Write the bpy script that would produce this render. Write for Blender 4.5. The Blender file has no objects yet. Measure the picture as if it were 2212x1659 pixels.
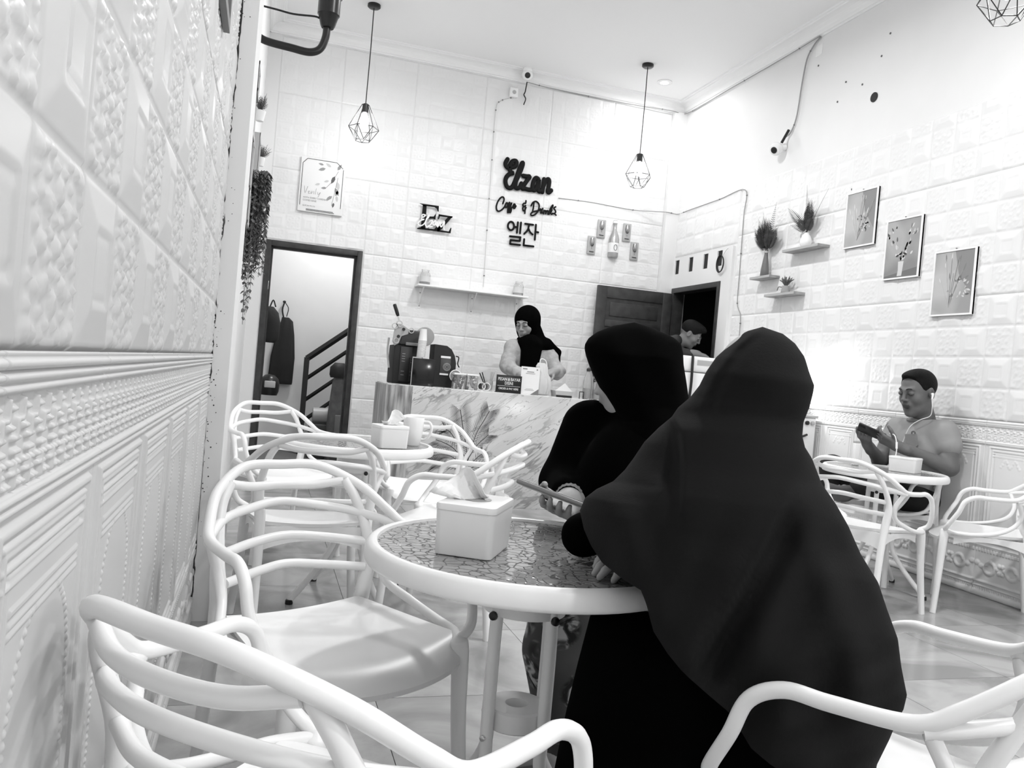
import bpy, bmesh, math, random
import numpy as np
from mathutils import Vector, Matrix, noise as mnoise
random.seed(7)
SC = bpy.context.scene
COL = SC.collection

# ---------------------------------------------------------------- camera
def cam_axes(yaw, pitch, roll):
    cy, sy, cp, sp = math.cos(yaw), math.sin(yaw), math.cos(pitch), math.sin(pitch)
    f = Vector((sy*cp, cy*cp, sp)); r = Vector((cy, -sy, 0)); u = r.cross(f)
    cr, sr = math.cos(roll), math.sin(roll)
    return cr*r + sr*u, -sr*r + cr*u, f
_r, _u, _f = cam_axes(math.radians(17.1), math.radians(-.56), math.radians(5.0))
cd = bpy.data.cameras.new('camera'); cam = bpy.data.objects.new('camera', cd); COL.objects.link(cam)
cd.sensor_fit = 'HORIZONTAL'; cd.sensor_width = 36; cd.lens = 36*1740/2212
cd.clip_start = .02; cd.clip_end = 60
cam.matrix_world = Matrix(((_r.x, _u.x, -_f.x, 0), (_r.y, _u.y, -_f.y, 0), (_r.z, _u.z, -_f.z, 1.05), (0, 0, 0, 1)))
SC.camera = cam

# ---------------------------------------------------------------- world, exposure
w = bpy.data.worlds.new('night'); SC.world = w; w.use_nodes = True
w.node_tree.nodes['Background'].inputs[0].default_value = (.02, .02, .02, 1)
w.node_tree.nodes['Background'].inputs[1].default_value = .5
SC.view_settings.view_transform = 'Standard'; SC.view_settings.look = 'None'
SC.view_settings.gamma = 1; SC.view_settings.use_curve_mapping = False
SC.view_settings.exposure = 0.82
# strength of the room's own lamps
CEIL_W = 31     # each bright ceiling panel lamp (watts)
PEND_W = 2      # each pendant bulb
DOWN_W = 5      # each small recessed downlight
STAIR_W = 14
CLIP_W = 4
TUBE_W = 40    # tube lamp on the right wall near the entrance
XL, XR, YB, YF, ZC = -.205, 4.12, 7.9, -2.6, 4.13   # room faces

# ---------------------------------------------------------------- materials
MATS = {}
def mat(name, g, rough=.5, metal=0, spec=.5, emit=0, alpha=1, trans=0, noise=0, nscale=20, bump=0, bscale=60, ior=1.45, coat=0):
    if name in MATS: return MATS[name]
    m = bpy.data.materials.new(name); m.use_nodes = True; nt = m.node_tree
    b = nt.nodes['Principled BSDF']
    b.inputs['Base Color'].default_value = (g, g, g, 1)
    b.inputs['Roughness'].default_value = rough; b.inputs['Metallic'].default_value = metal
    b.inputs['Specular IOR Level'].default_value = spec; b.inputs['IOR'].default_value = ior
    b.inputs['Transmission Weight'].default_value = trans; b.inputs['Coat Weight'].default_value = coat
    if emit:
        b.inputs['Emission Color'].default_value = (1, 1, 1, 1); b.inputs['Emission Strength'].default_value = emit
    if alpha < 1: b.inputs['Alpha'].default_value = alpha
    if noise:
        tc = nt.nodes.new('ShaderNodeTexCoord'); n = nt.nodes.new('ShaderNodeTexNoise'); r = nt.nodes.new('ShaderNodeMapRange')
        n.inputs['Scale'].default_value = nscale; n.inputs['Detail'].default_value = 5
        nt.links.new(tc.outputs['Object'], n.inputs['Vector']); nt.links.new(n.outputs['Fac'], r.inputs['Value'])
        r.inputs['From Min'].default_value = .3; r.inputs['From Max'].default_value = .7
        r.inputs['To Min'].default_value = g*(1-noise); r.inputs['To Max'].default_value = min(1, g*(1+noise))
        c = nt.nodes.new('ShaderNodeCombineColor')
        for i in range(3): nt.links.new(r.outputs[0], c.inputs[i])
        nt.links.new(c.outputs[0], b.inputs['Base Color'])
    if bump:
        tc = nt.nodes.new('ShaderNodeTexCoord'); n = nt.nodes.new('ShaderNodeTexNoise'); bp = nt.nodes.new('ShaderNodeBump')
        n.inputs['Scale'].default_value = bscale; n.inputs['Detail'].default_value = 4
        bp.inputs['Strength'].default_value = bump; bp.inputs['Distance'].default_value = .01
        nt.links.new(tc.outputs['Object'], n.inputs['Vector']); nt.links.new(n.outputs['Fac'], bp.inputs['Height'])
        nt.links.new(bp.outputs[0], b.inputs['Normal'])
    MATS[name] = m
    return m
def nodes_of(m): return m.node_tree.nodes, m.node_tree.links, m.node_tree.nodes['Principled BSDF']
M_WALL = mat('wall_paint', .80, .55, noise=.015, nscale=3)
M_FOAM = mat('embossed_panel', .80, .34, spec=.5)
M_CEIL = mat('ceiling_paint', .88, .8)
M_PLASTIC = mat('white_plastic', .88, .32, noise=.012, nscale=9)
M_WHITE = mat('white_gloss', .88, .25)
M_METALW = mat('white_enamel', .86, .28, noise=.03, nscale=12)
M_BLACK = mat('black_paint', .012, .3)
M_BLACKM = mat('black_matt', .01, .6)
M_DARK = mat('dark_wood', .035, .42, noise=.35, nscale=14)
M_GREY = mat('grey_plastic', .18, .4)
M_LGREY = mat('light_grey', .45, .4)
M_PAPER = mat('paper', .82, .7)
M_TISSUE = mat('tissue', .85, .9)
M_CHROME = mat('chrome', .7, .15, metal=1)
M_GLASS = mat('clear_glass', .95, .03, trans=1)
M_BULB = mat('lit_bulb', .9, .4, emit=40)
M_LAMP = mat('lit_panel', .9, .4, emit=14)
M_INK = mat('ink', .006, .5)

# ---------------------------------------------------------------- mesh helpers
class MB:
    def __init__(s): s.v = []; s.f = []; s.mi = []; s.cur = 0
    def add(s, V, Fc):
        o = len(s.v); s.v += [tuple(p) for p in V]; s.f += [tuple(i+o for i in f) for f in Fc]; s.mi += [s.cur]*len(Fc); return s
    def box(s, x0, x1, y0, y1, z0, z1, bev=0):
        if bev <= 0:
            V = [(x0,y0,z0),(x1,y0,z0),(x1,y1,z0),(x0,y1,z0),(x0,y0,z1),(x1,y0,z1),(x1,y1,z1),(x0,y1,z1)]
            return s.add(V, [(0,3,2,1),(4,5,6,7),(0,1,5,4),(1,2,6,5),(2,3,7,6),(3,0,4,7)])
        bm = bmesh.new(); bmesh.ops.create_cube(bm, size=1)
        for v in bm.verts: v.co = Vector(((x0+x1)/2+v.co.x*(x1-x0), (y0+y1)/2+v.co.y*(y1-y0), (z0+z1)/2+v.co.z*(z1-z0)))
        bmesh.ops.bevel(bm, geom=bm.edges[:], offset=min(bev, .49*min(x1-x0, y1-y0, z1-z0)), segments=3, profile=.5, affect='EDGES')
        bm.verts.index_update(); s.add([v.co[:] for v in bm.verts], [[v.index for v in f.verts] for f in bm.faces]); bm.free(); return s
    def tube(s, path, r, n=10, cap=True, flat=1.0, closed=False):
        P = [Vector(p) for p in path]; N = len(P)
        R = r if hasattr(r, '__len__') else [r]*N
        T = []
        for i in range(N):
            a = P[i-1] if (i > 0 or closed) else P[i]; b = P[(i+1) % N] if (i < N-1 or closed) else P[i]
            t = (b-a); T.append(t.normalized() if t.length > 1e-9 else Vector((0,0,1)))
        up = Vector((0,0,1)) if abs(T[0].z) < .9 else Vector((0,1,0))
        nrm = (up - T[0]*up.dot(T[0])).normalized(); V = []
        for i in range(N):
            nrm = (nrm - T[i]*nrm.dot(T[i]))
            nrm = nrm.normalized() if nrm.length > 1e-6 else T[i].orthogonal().normalized()
            bi = T[i].cross(nrm)
            for k in range(n):
                a = 2*math.pi*k/n; V.append(P[i] + R[i]*(math.cos(a)*nrm + flat*math.sin(a)*bi))
        Fc = []
        for i in range(N if closed else N-1):
            j = (i+1) % N
            for k in range(n): Fc.append((i*n+k, i*n+(k+1) % n, j*n+(k+1) % n, j*n+k))
        if cap and not closed:
            Fc.append(tuple(range(n-1, -1, -1))); Fc.append(tuple((N-1)*n+k for k in range(n)))
        return s.add(V, Fc)
    def lathe(s, prof, c=(0,0,0), n=24, axis='z', caps=True):
        V = []; Fc = []
        for (r, h) in prof:
            for k in range(n):
                a = 2*math.pi*k/n; x, y = r*math.cos(a), r*math.sin(a)
                p = (x, y, h) if axis == 'z' else ((x, h, y) if axis == 'y' else (h, x, y))
                V.append((c[0]+p[0], c[1]+p[1], c[2]+p[2]))
        for i in range(len(prof)-1):
            for k in range(n): Fc.append((i*n+k, i*n+(k+1) % n, (i+1)*n+(k+1) % n, (i+1)*n+k))
        if caps:
            Fc.append(tuple(range(n-1, -1, -1))); Fc.append(tuple((len(prof)-1)*n+k for k in range(n)))
        return s.add(V, Fc)
    def prism(s, pts, origin, ux, uy, th):
        # flat polygon in the (ux,uy) plane, given real thickness
        o = Vector(origin); ux = Vector(ux); uy = Vector(uy); nz = ux.cross(uy).normalized()
        A = [o+ux*p[0]+uy*p[1] for p in pts]; B = [a+nz*th for a in A]; n = len(pts)
        Fc = [tuple(range(n-1, -1, -1)), tuple(range(n, 2*n))]+[(i, (i+1) % n, n+(i+1) % n, n+i) for i in range(n)]
        return s.add(A+B, Fc)
    def quad(s, a, b, c, d): return s.add([a, b, c, d], [(0,1,2,3)])
    def xf(s, M, start=0):
        for i in range(start, len(s.v)): s.v[i] = tuple(M @ Vector(s.v[i]))
        return s
    def mesh(s, name, mats, smooth=True, ang=40):
        me = bpy.data.meshes.new(name); me.from_pydata(s.v, [], s.f); me.update()
        for m in (mats if isinstance(mats, (list, tuple)) else [mats]): me.materials.append(m)
        if any(s.mi): me.polygons.foreach_set('material_index', s.mi)
        bm = bmesh.new(); bm.from_mesh(me); bmesh.ops.recalc_face_normals(bm, faces=bm.faces[:]); bm.to_mesh(me); bm.free()
        if smooth:
            me.polygons.foreach_set('use_smooth', [True]*len(me.polygons)); me.set_sharp_from_angle(angle=math.radians(ang))
        return me
    def build(s, name, mats, parent=None, smooth=True, ang=40):
        return link(name, s.mesh(name, mats, smooth, ang), parent)
def link(name, data, parent=None, loc=None):
    o = bpy.data.objects.new(name, data); COL.objects.link(o)
    if parent: o.parent = parent
    if loc: o.location = loc
    return o
def tag(o, label, cat, group=None, kind=None):
    o['label'] = label
    if cat: o['category'] = cat
    if group: o['group'] = group
    if kind: o['kind'] = kind
    return o
def thing(name, label, cat, loc=(0,0,0), rz=0, group=None):
    o = bpy.data.objects.new(name, None); COL.objects.link(o); o.empty_display_size = .05
    o.location = loc; o.rotation_euler = (0, 0, rz); tag(o, label, cat, group); return o
def copy_tree(o, parent=None):
    c = o.copy(); COL.objects.link(c); c.parent = parent
    for ch in [q for q in o.children]: copy_tree(ch, c)
    return c
def struct(name, mb, m, parent=None, smooth=False):
    o = mb.build(name, m, parent, smooth)
    if parent is None: o['kind'] = 'structure'
    return o
def cr(P, n=8, closed=False):
    P = [Vector(p) for p in P]; Q = [2*P[0]-P[1]]+P+[2*P[-1]-P[-2]]; o = []
    for i in range(len(P)-1):
        p0, p1, p2, p3 = Q[i:i+4]
        for k in range(n):
            t = k/n; o.append(.5*((2*p1)+(p2-p0)*t+(2*p0-5*p1+4*p2-p3)*t*t+(3*p1-p0-3*p2+p3)*t**3))
    o.append(P[-1]); return o
def heightfield(name, us, vs, h, frame, m):
    # grid us x vs raised by h (metres) along the frame's third axis
    O, U, V, N = [np.array(q, float) for q in frame]
    uu, vv = np.meshgrid(us, vs, indexing='ij')
    P = O + uu[..., None]*U + vv[..., None]*V + h[..., None]*N
    nu, nv = len(us), len(vs); idx = np.arange(nu*nv).reshape(nu, nv)
    a, b, c, d = idx[:-1, :-1].ravel(), idx[1:, :-1].ravel(), idx[1:, 1:].ravel(), idx[:-1, 1:].ravel()
    Fc = np.stack([a, b, c, d], 1)
    if np.dot(np.cross(U, V), N) < 0: Fc = Fc[:, ::-1]
    me = np_mesh(name, P.reshape(-1, 3), Fc, m); return me
def np_mesh(name, V, Q, m, smooth=True):
    me = bpy.data.meshes.new(name); V = np.ascontiguousarray(V, np.float32); Q = np.ascontiguousarray(Q, np.int32)
    k = Q.shape[1]
    me.vertices.add(len(V)); me.vertices.foreach_set('co', V.ravel())
    me.loops.add(Q.size); me.loops.foreach_set('vertex_index', Q.ravel())
    me.polygons.add(len(Q)); me.polygons.foreach_set('loop_start', np.arange(0, Q.size, k, dtype=np.int32))
    me.polygons.foreach_set('loop_total', np.full(len(Q), k, np.int32))
    me.update(calc_edges=True); me.validate()
    for q in (m if isinstance(m, (list, tuple)) else [m]): me.materials.append(q)
    if smooth: me.polygons.foreach_set('use_smooth', [True]*len(me.polygons))
    return me
def sstep(a, b, x):
    t = np.clip((x-a)/(b-a), 0, 1); return t*t*(3-2*t)
# ---------------------------------------------------------------- lamps of the room
def ceiling_lamp(x, y, label):
    t = thing('ceiling_lamp', label, 'lamp', (x, y, ZC), group='round LED ceiling lamps')
    MB().lathe([(.16, 0), (.17, -.012), (.165, -.03), (.15, -.034)]).build('lamp_rim', M_WHITE, t)
    MB().lathe([(.148, -.031), (.14, -.04), (.06, -.046)]).build('diffuser', M_LAMP, t)
    ld = bpy.data.lights.new('ceiling_lamp_light', 'AREA'); ld.shape = 'DISK'; ld.size = .28; ld.energy = CEIL_W; ld.spread = math.radians(170)
    l = link('lamp_light', ld, t, (0, 0, -.055))
for y, lb in ((5.35, 'round white ceiling lamp over the serving side of the room'), (2.5, 'round white ceiling lamp above the nearest table'), (-1.0, 'round white ceiling lamp near the shop entrance')):
    ceiling_lamp(2.05, y, lb)
t = thing('tube_lamp', 'white tube lamp on the right wall near the shop entrance', 'lamp', (XR-.002, -1.7, 2.1))
MB().box(-.05, 0, -.62, .62, -.03, .03, .006).build('batten', M_WHITE, t)
MB().tube([(-.065, -.6, 0), (-.065, .6, 0)], .014, 14).build('tube', M_LAMP, t)
ld = bpy.data.lights.new('tube_light', 'AREA'); ld.shape = 'RECTANGLE'; ld.size = 1.2; ld.size_y = .05; ld.energy = TUBE_W
l = link('lamp_light', ld, t, (-.085, 0, 0)); l.rotation_euler = Vector((-1, .45, -.1)).to_track_quat('-Z', 'Y').to_euler()
def pendant(x, y, label):
    t = thing('pendant_lamp', label, 'pendant lamp', (x, y, ZC), group='wire cage pendant lamps')
    MB().lathe([(.055, 0), (.056, -.02), (.045, -.03), (.02, -.032)]).build('ceiling_rose', M_BLACK, t)
    MB().tube([(0, 0, -.03), (.002, 0, -.4), (-.001, 0, -.86)], .0045, 8).build('cord', M_BLACK, t)
    MB().lathe([(.012, -.85), (.026, -.86), (.028, -.93), (.022, -.935)]).build('lamp_socket', mat('socket', .03, .35), t)
    m = MB(); R = .13; top = [(.03*math.cos(a), .03*math.sin(a), -.862) for a in [math.pi/3*k for k in range(6)]]
    mid = [(R*math.cos(a), R*math.sin(a), -1.065) for a in [math.pi/3*k for k in range(6)]]
    bot = [(.065*math.cos(a+math.pi/6), .065*math.sin(a+math.pi/6), -1.172) for a in [math.pi/3*k for k in range(6)]]
    for k in range(6):
        j = (k+1) % 6
        for a, b in ((top[k], top[j]), (top[k], mid[k]), (mid[k], mid[j]), (mid[k], bot[k]), (mid[j], bot[k]), (bot[k], bot[j])):
            m.tube([a, b], .0028, 6)
    m.build('wire_cage', M_BLACK, t)
    MB().lathe([(.016, -.93), (.024, -.95), (.036, -.99), (.038, -1.02), (.03, -1.05), (.012, -1.066)]).build('bulb', M_BULB, t)
    ld = bpy.data.lights.new('pendant_light', 'POINT'); ld.energy = PEND_W; ld.shadow_soft_size = .04
    link('bulb_light', ld, t, (0, 0, -1.12))
pendant(.647, 7.085, 'black wire cage pendant lamp hanging above the open doorway')
pendant(3.256, 7.085, 'black wire cage pendant lamp hanging in front of the wine bottle plaque')
pendant(3.256, 3.07, 'black wire cage pendant lamp cut off by the top right of the picture')
def downlight(x, y, label):
    t = thing('downlight', label, 'downlight', (x, y, ZC), group='recessed downlights')
    MB().lathe([(.075, 0), (.078, -.006), (.066, -.01)]).build('trim_ring', M_WHITE, t)
    MB().lathe([(.066, -.006), (.03, -.012)]).build('lens', M_LAMP, t)
    ld = bpy.data.lights.new('downlight_light', 'AREA'); ld.shape = 'DISK'; ld.size = .12; ld.energy = DOWN_W
    link('downlight_light', ld, t, (0, 0, -.02))
downlight(3.6, 7.4, 'small lit round downlight near the far right ceiling corner')
downlight(.5, 5.9, 'small lit round downlight above the left wall plants')
downlight(3.6, 1.4, 'small lit round downlight near the front right')

# ---------------------------------------------------------------- room shell
T = .15
fl = struct('floor', MB().box(XL-.6, XR+2.2, YF, 10.2, -.2, -.004), mat('grout', .14, .8))
mt = mat('floor_tile', .26, .17, spec=.5)
nd, lk, bs = nodes_of(mt)
tc = nd.new('ShaderNodeTexCoord'); oi = nd.new('ShaderNodeObjectInfo'); ad = nd.new('ShaderNodeVectorMath'); ad.operation = 'ADD'
ml = nd.new('ShaderNodeVectorMath'); ml.operation = 'SCALE'; ml.inputs['Scale'].default_value = 7
lk.new(oi.outputs['Location'], ml.inputs[0]); lk.new(tc.outputs['Object'], ad.inputs[0]); lk.new(ml.outputs[0], ad.inputs[1])
nz = nd.new('ShaderNodeTexNoise'); nz.inputs['Scale'].default_value = 2.2; nz.inputs['Detail'].default_value = 7; nz.inputs['Distortion'].default_value = 1.6
lk.new(ad.outputs[0], nz.inputs['Vector'])
rm = nd.new('ShaderNodeValToRGB'); rm.color_ramp.elements[0].position = .35; rm.color_ramp.elements[1].position = .62
rm.color_ramp.elements[0].color = (.27, .27, .27, 1); rm.color_ramp.elements[1].color = (.43, .43, .43, 1)
lk.new(nz.outputs['Fac'], rm.inputs[0]); lk.new(rm.outputs[0], bs.inputs['Base Color'])
TS = .644; cache = {}
x = .414-TS
while x < XR:
    y = 3.806-10*TS
    while y < 8.1:
        a, b = max(x, XL), min(x+TS, XR); c, d = max(y, YF), min(y+TS, 8.05)
        if b-a > .02 and d-c > .02:
            key = (round(b-a, 3), round(d-c, 3))
            if key not in cache: cache[key] = MB().box(.0012, b-a-.0012, .0012, d-c-.0012, -.01, 0).mesh('floor_tile', mt, False)
            link('tile', cache[key], fl, (a, c, 0))
        y += TS
    x += TS

wl = struct('wall_left', MB().box(XL-T, XL, YF, YB, 0, ZC), M_WALL)
mb = MB().box(XR, XR+T, YF, 6.87, 0, ZC).box(XR, XR+T, 6.87, 7.83, 2.139, 2.29).box(XR, XR+T, 7.83, YB, 0, ZC)
# strip with the four vent slots above the doorway
vs = [6.925, 7.19, 7.484, 7.775]; e = 6.87
for v in vs: mb.box(XR, XR+T, e, v-.044, 2.29, 2.44); e = v+.044
mb.box(XR, XR+T, e, 7.83, 2.29, 2.44); mb.box(XR, XR+T, 6.87, 7.83, 2.44, ZC)
wr = struct('wall_right', mb, M_WALL)
mb = MB().box(XL-.4, -.083, YB, YB+T, 0, ZC).box(.813, XR+T, YB, YB+T, 0, ZC).box(-.083, .813, YB, YB+T, 2.125, ZC)
wb = struct('wall_back', mb, M_WALL)
struct('wall_front', MB().box(XL-T, XR+T, YF-T, YF, 0, ZC), mat('front_wall', .8, .6))
struct('ceiling', MB().box(XL-T, XR+T, YF-T, YB+T, ZC, ZC+.1), M_CEIL)
# corner column beside the right doorway
struct('trim_1', MB().box(3.97, XR, 7.84, YB, 0, 4.03), M_WALL)

# cornices: a stepped, coved profile swept along each wall
prof = [(0, -.10), (.012, -.10), (.014, -.088), (.026, -.084), (.03, -.07)]
for k in range(7):
    a = math.pi/2*k/6; prof.append((.03+.075*(1-math.cos(a)), -.07+.05*math.sin(a)))
prof += [(.115, -.02), (.12, -.012), (.135, -.01), (.14, 0), (0, 0)]
def cornice(name, p0, p1, inward):
    mb = MB(); p0 = Vector(p0); p1 = Vector(p1); iw = Vector(inward); n = len(prof)
    V = [p + iw*a + Vector((0, 0, h)) for p in (p0, p1) for a, h in prof]
    mb.add(V, [(i, (i+1) % n, n+(i+1) % n, n+i) for i in range(n)]+[tuple(range(n)), tuple(range(2*n-1, n-1, -1))])
    struct(name, mb, M_CEIL)
cornice('trim_2', (XL, YB, ZC), (XR, YB, ZC), (0, -1, 0))
cornice('trim_3', (XR, YF, ZC), (XR, YB, ZC), (-1, 0, 0))
cornice('trim_4', (XL, YF, ZC), (XL, YB, ZC), (1, 0, 0))

# pillar standing proud of the left wall, with dark cracks along its joint
mp = mat('pillar_paint', .74, .6)
nd, lk, bs = nodes_of(mp)
tc = nd.new('ShaderNodeTexCoord'); sx = nd.new('ShaderNodeSeparateXYZ'); lk.new(tc.outputs['Object'], sx.inputs[0])
mpv = nd.new('ShaderNodeMapping'); mpv.inputs['Scale'].default_value = (45, 1, 9); lk.new(tc.outputs['Object'], mpv.inputs[0])
n1 = nd.new('ShaderNodeTexNoise'); n1.inputs['Scale'].default_value = 1; n1.inputs['Detail'].default_value = 8; lk.new(mpv.outputs[0], n1.inputs['Vector'])
g1 = nd.new('ShaderNodeMapRange'); g1.inputs['From Min'].default_value = XL; g1.inputs['From Max'].default_value = XL+.022
g1.inputs['To Min'].default_value = .30; g1.inputs['To Max'].default_value = -.10; lk.new(sx.outputs['X'], g1.inputs['Value'])
s1 = nd.new('ShaderNodeMath'); s1.operation = 'ADD'; lk.new(n1.outputs['Fac'], s1.inputs[0]); lk.new(g1.outputs[0], s1.inputs[1])
r1 = nd.new('ShaderNodeValToRGB'); r1.color_ramp.elements[0].position = .70; r1.color_ramp.elements[1].position = .74
r1.color_ramp.elements[0].color = (.74, .74, .74, 1); r1.color_ramp.elements[1].color = (.05, .05, .05, 1)
lk.new(s1.outputs[0], r1.inputs[0]); lk.new(r1.outputs[0], bs.inputs['Base Color'])
p5_ = struct('trim_5', MB().box(XL, -.131, 3.3, 3.75, 0, ZC), mp)
# the open black joint between the panels and the pillar
rc = random.Random(2); m = MB(); z = .05; V = []
while z < ZC-.1:
    wd = max(.0012, .004+.0035*math.sin(z*3.1)+rc.uniform(-.003, .004))*(1 if z > .95 else .45); x0 = XL+.006+rc.uniform(-.001, .001)
    V += [(x0, 3.2985, z), (x0+wd, 3.2985, z), (x0+wd, 3.3005, z), (x0, 3.3005, z)]; z += rc.uniform(.012, .03)
n = len(V)//4; m.add(V, [(k*4+q, k*4+(q+1) % 4, k*4+4+(q+1) % 4, k*4+4+q) for k in range(n-1) for q in range(4)]); m.build('open_joint', mat('joint_dirt', .03, .9), p5_, smooth=False)
m = MB()
for k in range(60):
    z = rc.uniform(.3, 3.2) if k % 2 else rc.uniform(.3, 1.3); x0 = XL+.012+abs(rc.gauss(0, .016)); r = rc.uniform(.0008, .0032)
    if x0 < -.14: m.lathe([(r, -.0006), (r*.6, -.001), (.0001, -.001)], (x0, 3.3, z), 6, 'y')
m.build('dirt_fleck', mat('joint_dirt', .03, .9), p5_)

# ---------------------------------------------------------------- embossed wall panels
M_FOAML = mat('embossed_panel_shaded', .56, .36, spec=.45)  # left wall's dimmer light painted in as a darker copy of the panel colour
def smax(a, b): return np.maximum(a, b)
def motif(u, v, kind):
    # u,v in 0..1 within a square; returns relief in metres for a square of 0.19 m
    x = u-.5; y = v-.5; h = np.zeros_like(x)
    ax, ay = np.abs(x), np.abs(y); m = np.maximum(ax, ay)
    if kind == 0:      # hipped square rising to a small framed square
        h = .0085*np.clip((.47-m)/.27, 0, 1)
        h = np.where(m < .20, .0085, h)
        h = h - .0035*(sstep(.215, .205, m)-sstep(.175, .165, m)) - .003*sstep(.155, .145, m)
    else:              # raised flowers and beads
        r = np.hypot(x, y); a = np.arctan2(y, x)
        for k in range(8):
            t = 2*np.pi*k/8; cx, cy = .27*np.cos(t), .27*np.sin(t)
            d = np.hypot((x-cx)*np.cos(t)+(y-cy)*np.sin(t), 1.25*(-(x-cx)*np.sin(t)+(y-cy)*np.cos(t)))
            h = smax(h, .0052*np.sqrt(np.clip(1-(d/.072)**2, 0, 1)) - .002*sstep(.04, .025, d))
        for k in range(8):
            t = 2*np.pi*(k+.5)/8; d = np.hypot(x-.135*np.cos(t), y-.135*np.sin(t)); h = smax(h, .0045*np.sqrt(np.clip(1-(d/.036)**2, 0, 1)))
        for k in range(16):
            t = 2*np.pi*(k+.5)/16; d = np.hypot(x-.385*np.cos(t), y-.385*np.sin(t)); h = smax(h, .0042*np.sqrt(np.clip(1-(d/.032)**2, 0, 1)))
        for k in range(8):
            t = 2*np.pi*(k+.5)/8; d = np.hypot(x-.22*np.cos(t), y-.22*np.sin(t)); h = smax(h, .004*np.sqrt(np.clip(1-(d/.028)**2, 0, 1)))
        h = smax(h, .005*np.sqrt(np.clip(1-(r/.06)**2, 0, 1)))
        for sx in (-1, 1):
            for sy in (-1, 1):
                for (px, py, pr) in ((.40, .40, .06), (.30, .42, .035), (.42, .30, .035), (.43, .18, .028), (.18, .43, .028)):
                    d = np.hypot(x-sx*px, y-sy*py); h = smax(h, .0045*np.sqrt(np.clip(1-(d/pr)**2, 0, 1)))
    return h - .003*sstep(.478, .492, m)
def panel_relief(u, v, sub, par):
    iu = np.floor(u/sub+1e-6).astype(int); iv = np.floor(v/sub+1e-6).astype(int)
    fu = u/sub-iu; fv = v/sub-iv; k = (iu+iv+par) % 2
    return np.where(k == 0, motif(fu, fv, 0), motif(fu, fv, 1))*(sub/.19)**1.5
PCACHE = {}
def panel_mesh(key, w0, w1, h0, h1, sub, res, U, N, par=0):
    k = (key, round(w0, 3), round(w1, 3), round(h0, 3), round(h1, 3), par)
    if k in PCACHE: return PCACHE[k]
    us = np.linspace(w0, w1, max(3, int(res*(w1-w0)/sub)+1)); vs = np.linspace(h0, h1, max(3, int(res*(h1-h0)/sub)+1))
    uu, vv = np.meshgrid(us, vs, indexing='ij')
    h = panel_relief(np.clip(uu, 1e-5, None), np.clip(vv, 1e-5, None), sub, par) + .006
    # edges roll back to the wall so each panel has its own joint
    g = np.minimum(np.minimum(uu-w0, w1-uu), np.minimum(vv-h0, h1-vv)); h = h*sstep(-.0005, .004, g)
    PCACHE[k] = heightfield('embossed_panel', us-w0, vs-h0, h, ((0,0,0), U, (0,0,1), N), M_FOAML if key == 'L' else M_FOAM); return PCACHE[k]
def panel_wall(parent, key, start, U, N, length, z0, z1, sub, cnt, res, holes=(), par=0):
    W = sub*cnt; i = 0
    while i*W < length-.03:
        j = 0
        while z0+j*W < z1-.03:
            a0, a1 = i*W, min((i+1)*W, length); b0, b1 = z0+j*W, min(z0+(j+1)*W, z1)
            rects = [(a0, a1, b0, b1)]
            for (p, q, r, s) in holes:
                out = []
                for (c0, c1, d0, d1) in rects:
                    if q <= c0 or p >= c1 or s <= d0 or r >= d1: out.append((c0, c1, d0, d1)); continue
                    if p > c0: out.append((c0, p, d0, d1))
                    if q < c1: out.append((q, c1, d0, d1))
                    c0b, c1b = max(c0, p), min(c1, q)
                    if s < d1: out.append((c0b, c1b, s, d1))
                    if r > d0: out.append((c0b, c1b, d0, r))
                rects = out
            for (c0, c1, d0, d1) in rects:
                if c1-c0 < .012 or d1-d0 < .012: continue
                me = panel_mesh(key, c0-a0, c1-a0, d0-b0, d1-b0, sub, res, U, N, (par+(i+j)*(cnt % 2)) % 2)
                o = link('panel', me, parent); o.location = Vector(start)+Vector(U)*c0+Vector((0,0,d0))
            j += 1
        i += 1
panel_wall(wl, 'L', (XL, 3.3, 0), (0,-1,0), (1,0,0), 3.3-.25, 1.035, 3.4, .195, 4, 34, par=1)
panel_wall(wr, 'R', (XR, 6.62, 0), (0,-1,0), (-1,0,0), 6.62-.6, 1.035, 3.0, .1875, 4, 22)
panel_wall(wr, 'R', (XR, 7.83, 0), (0,-1,0), (-1,0,0), 7.83-6.63, 2.47, 3.0, .1875, 4, 16)
panel_wall(wb, 'B', (XL, YB, 0), (1,0,0), (0,-1,0), 3.97-XL, 0, 4.02, .14, 5, 18, holes=((-1, 1.025, -1, 2.132), (-1, .12, -1, 9)), par=1)

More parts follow.
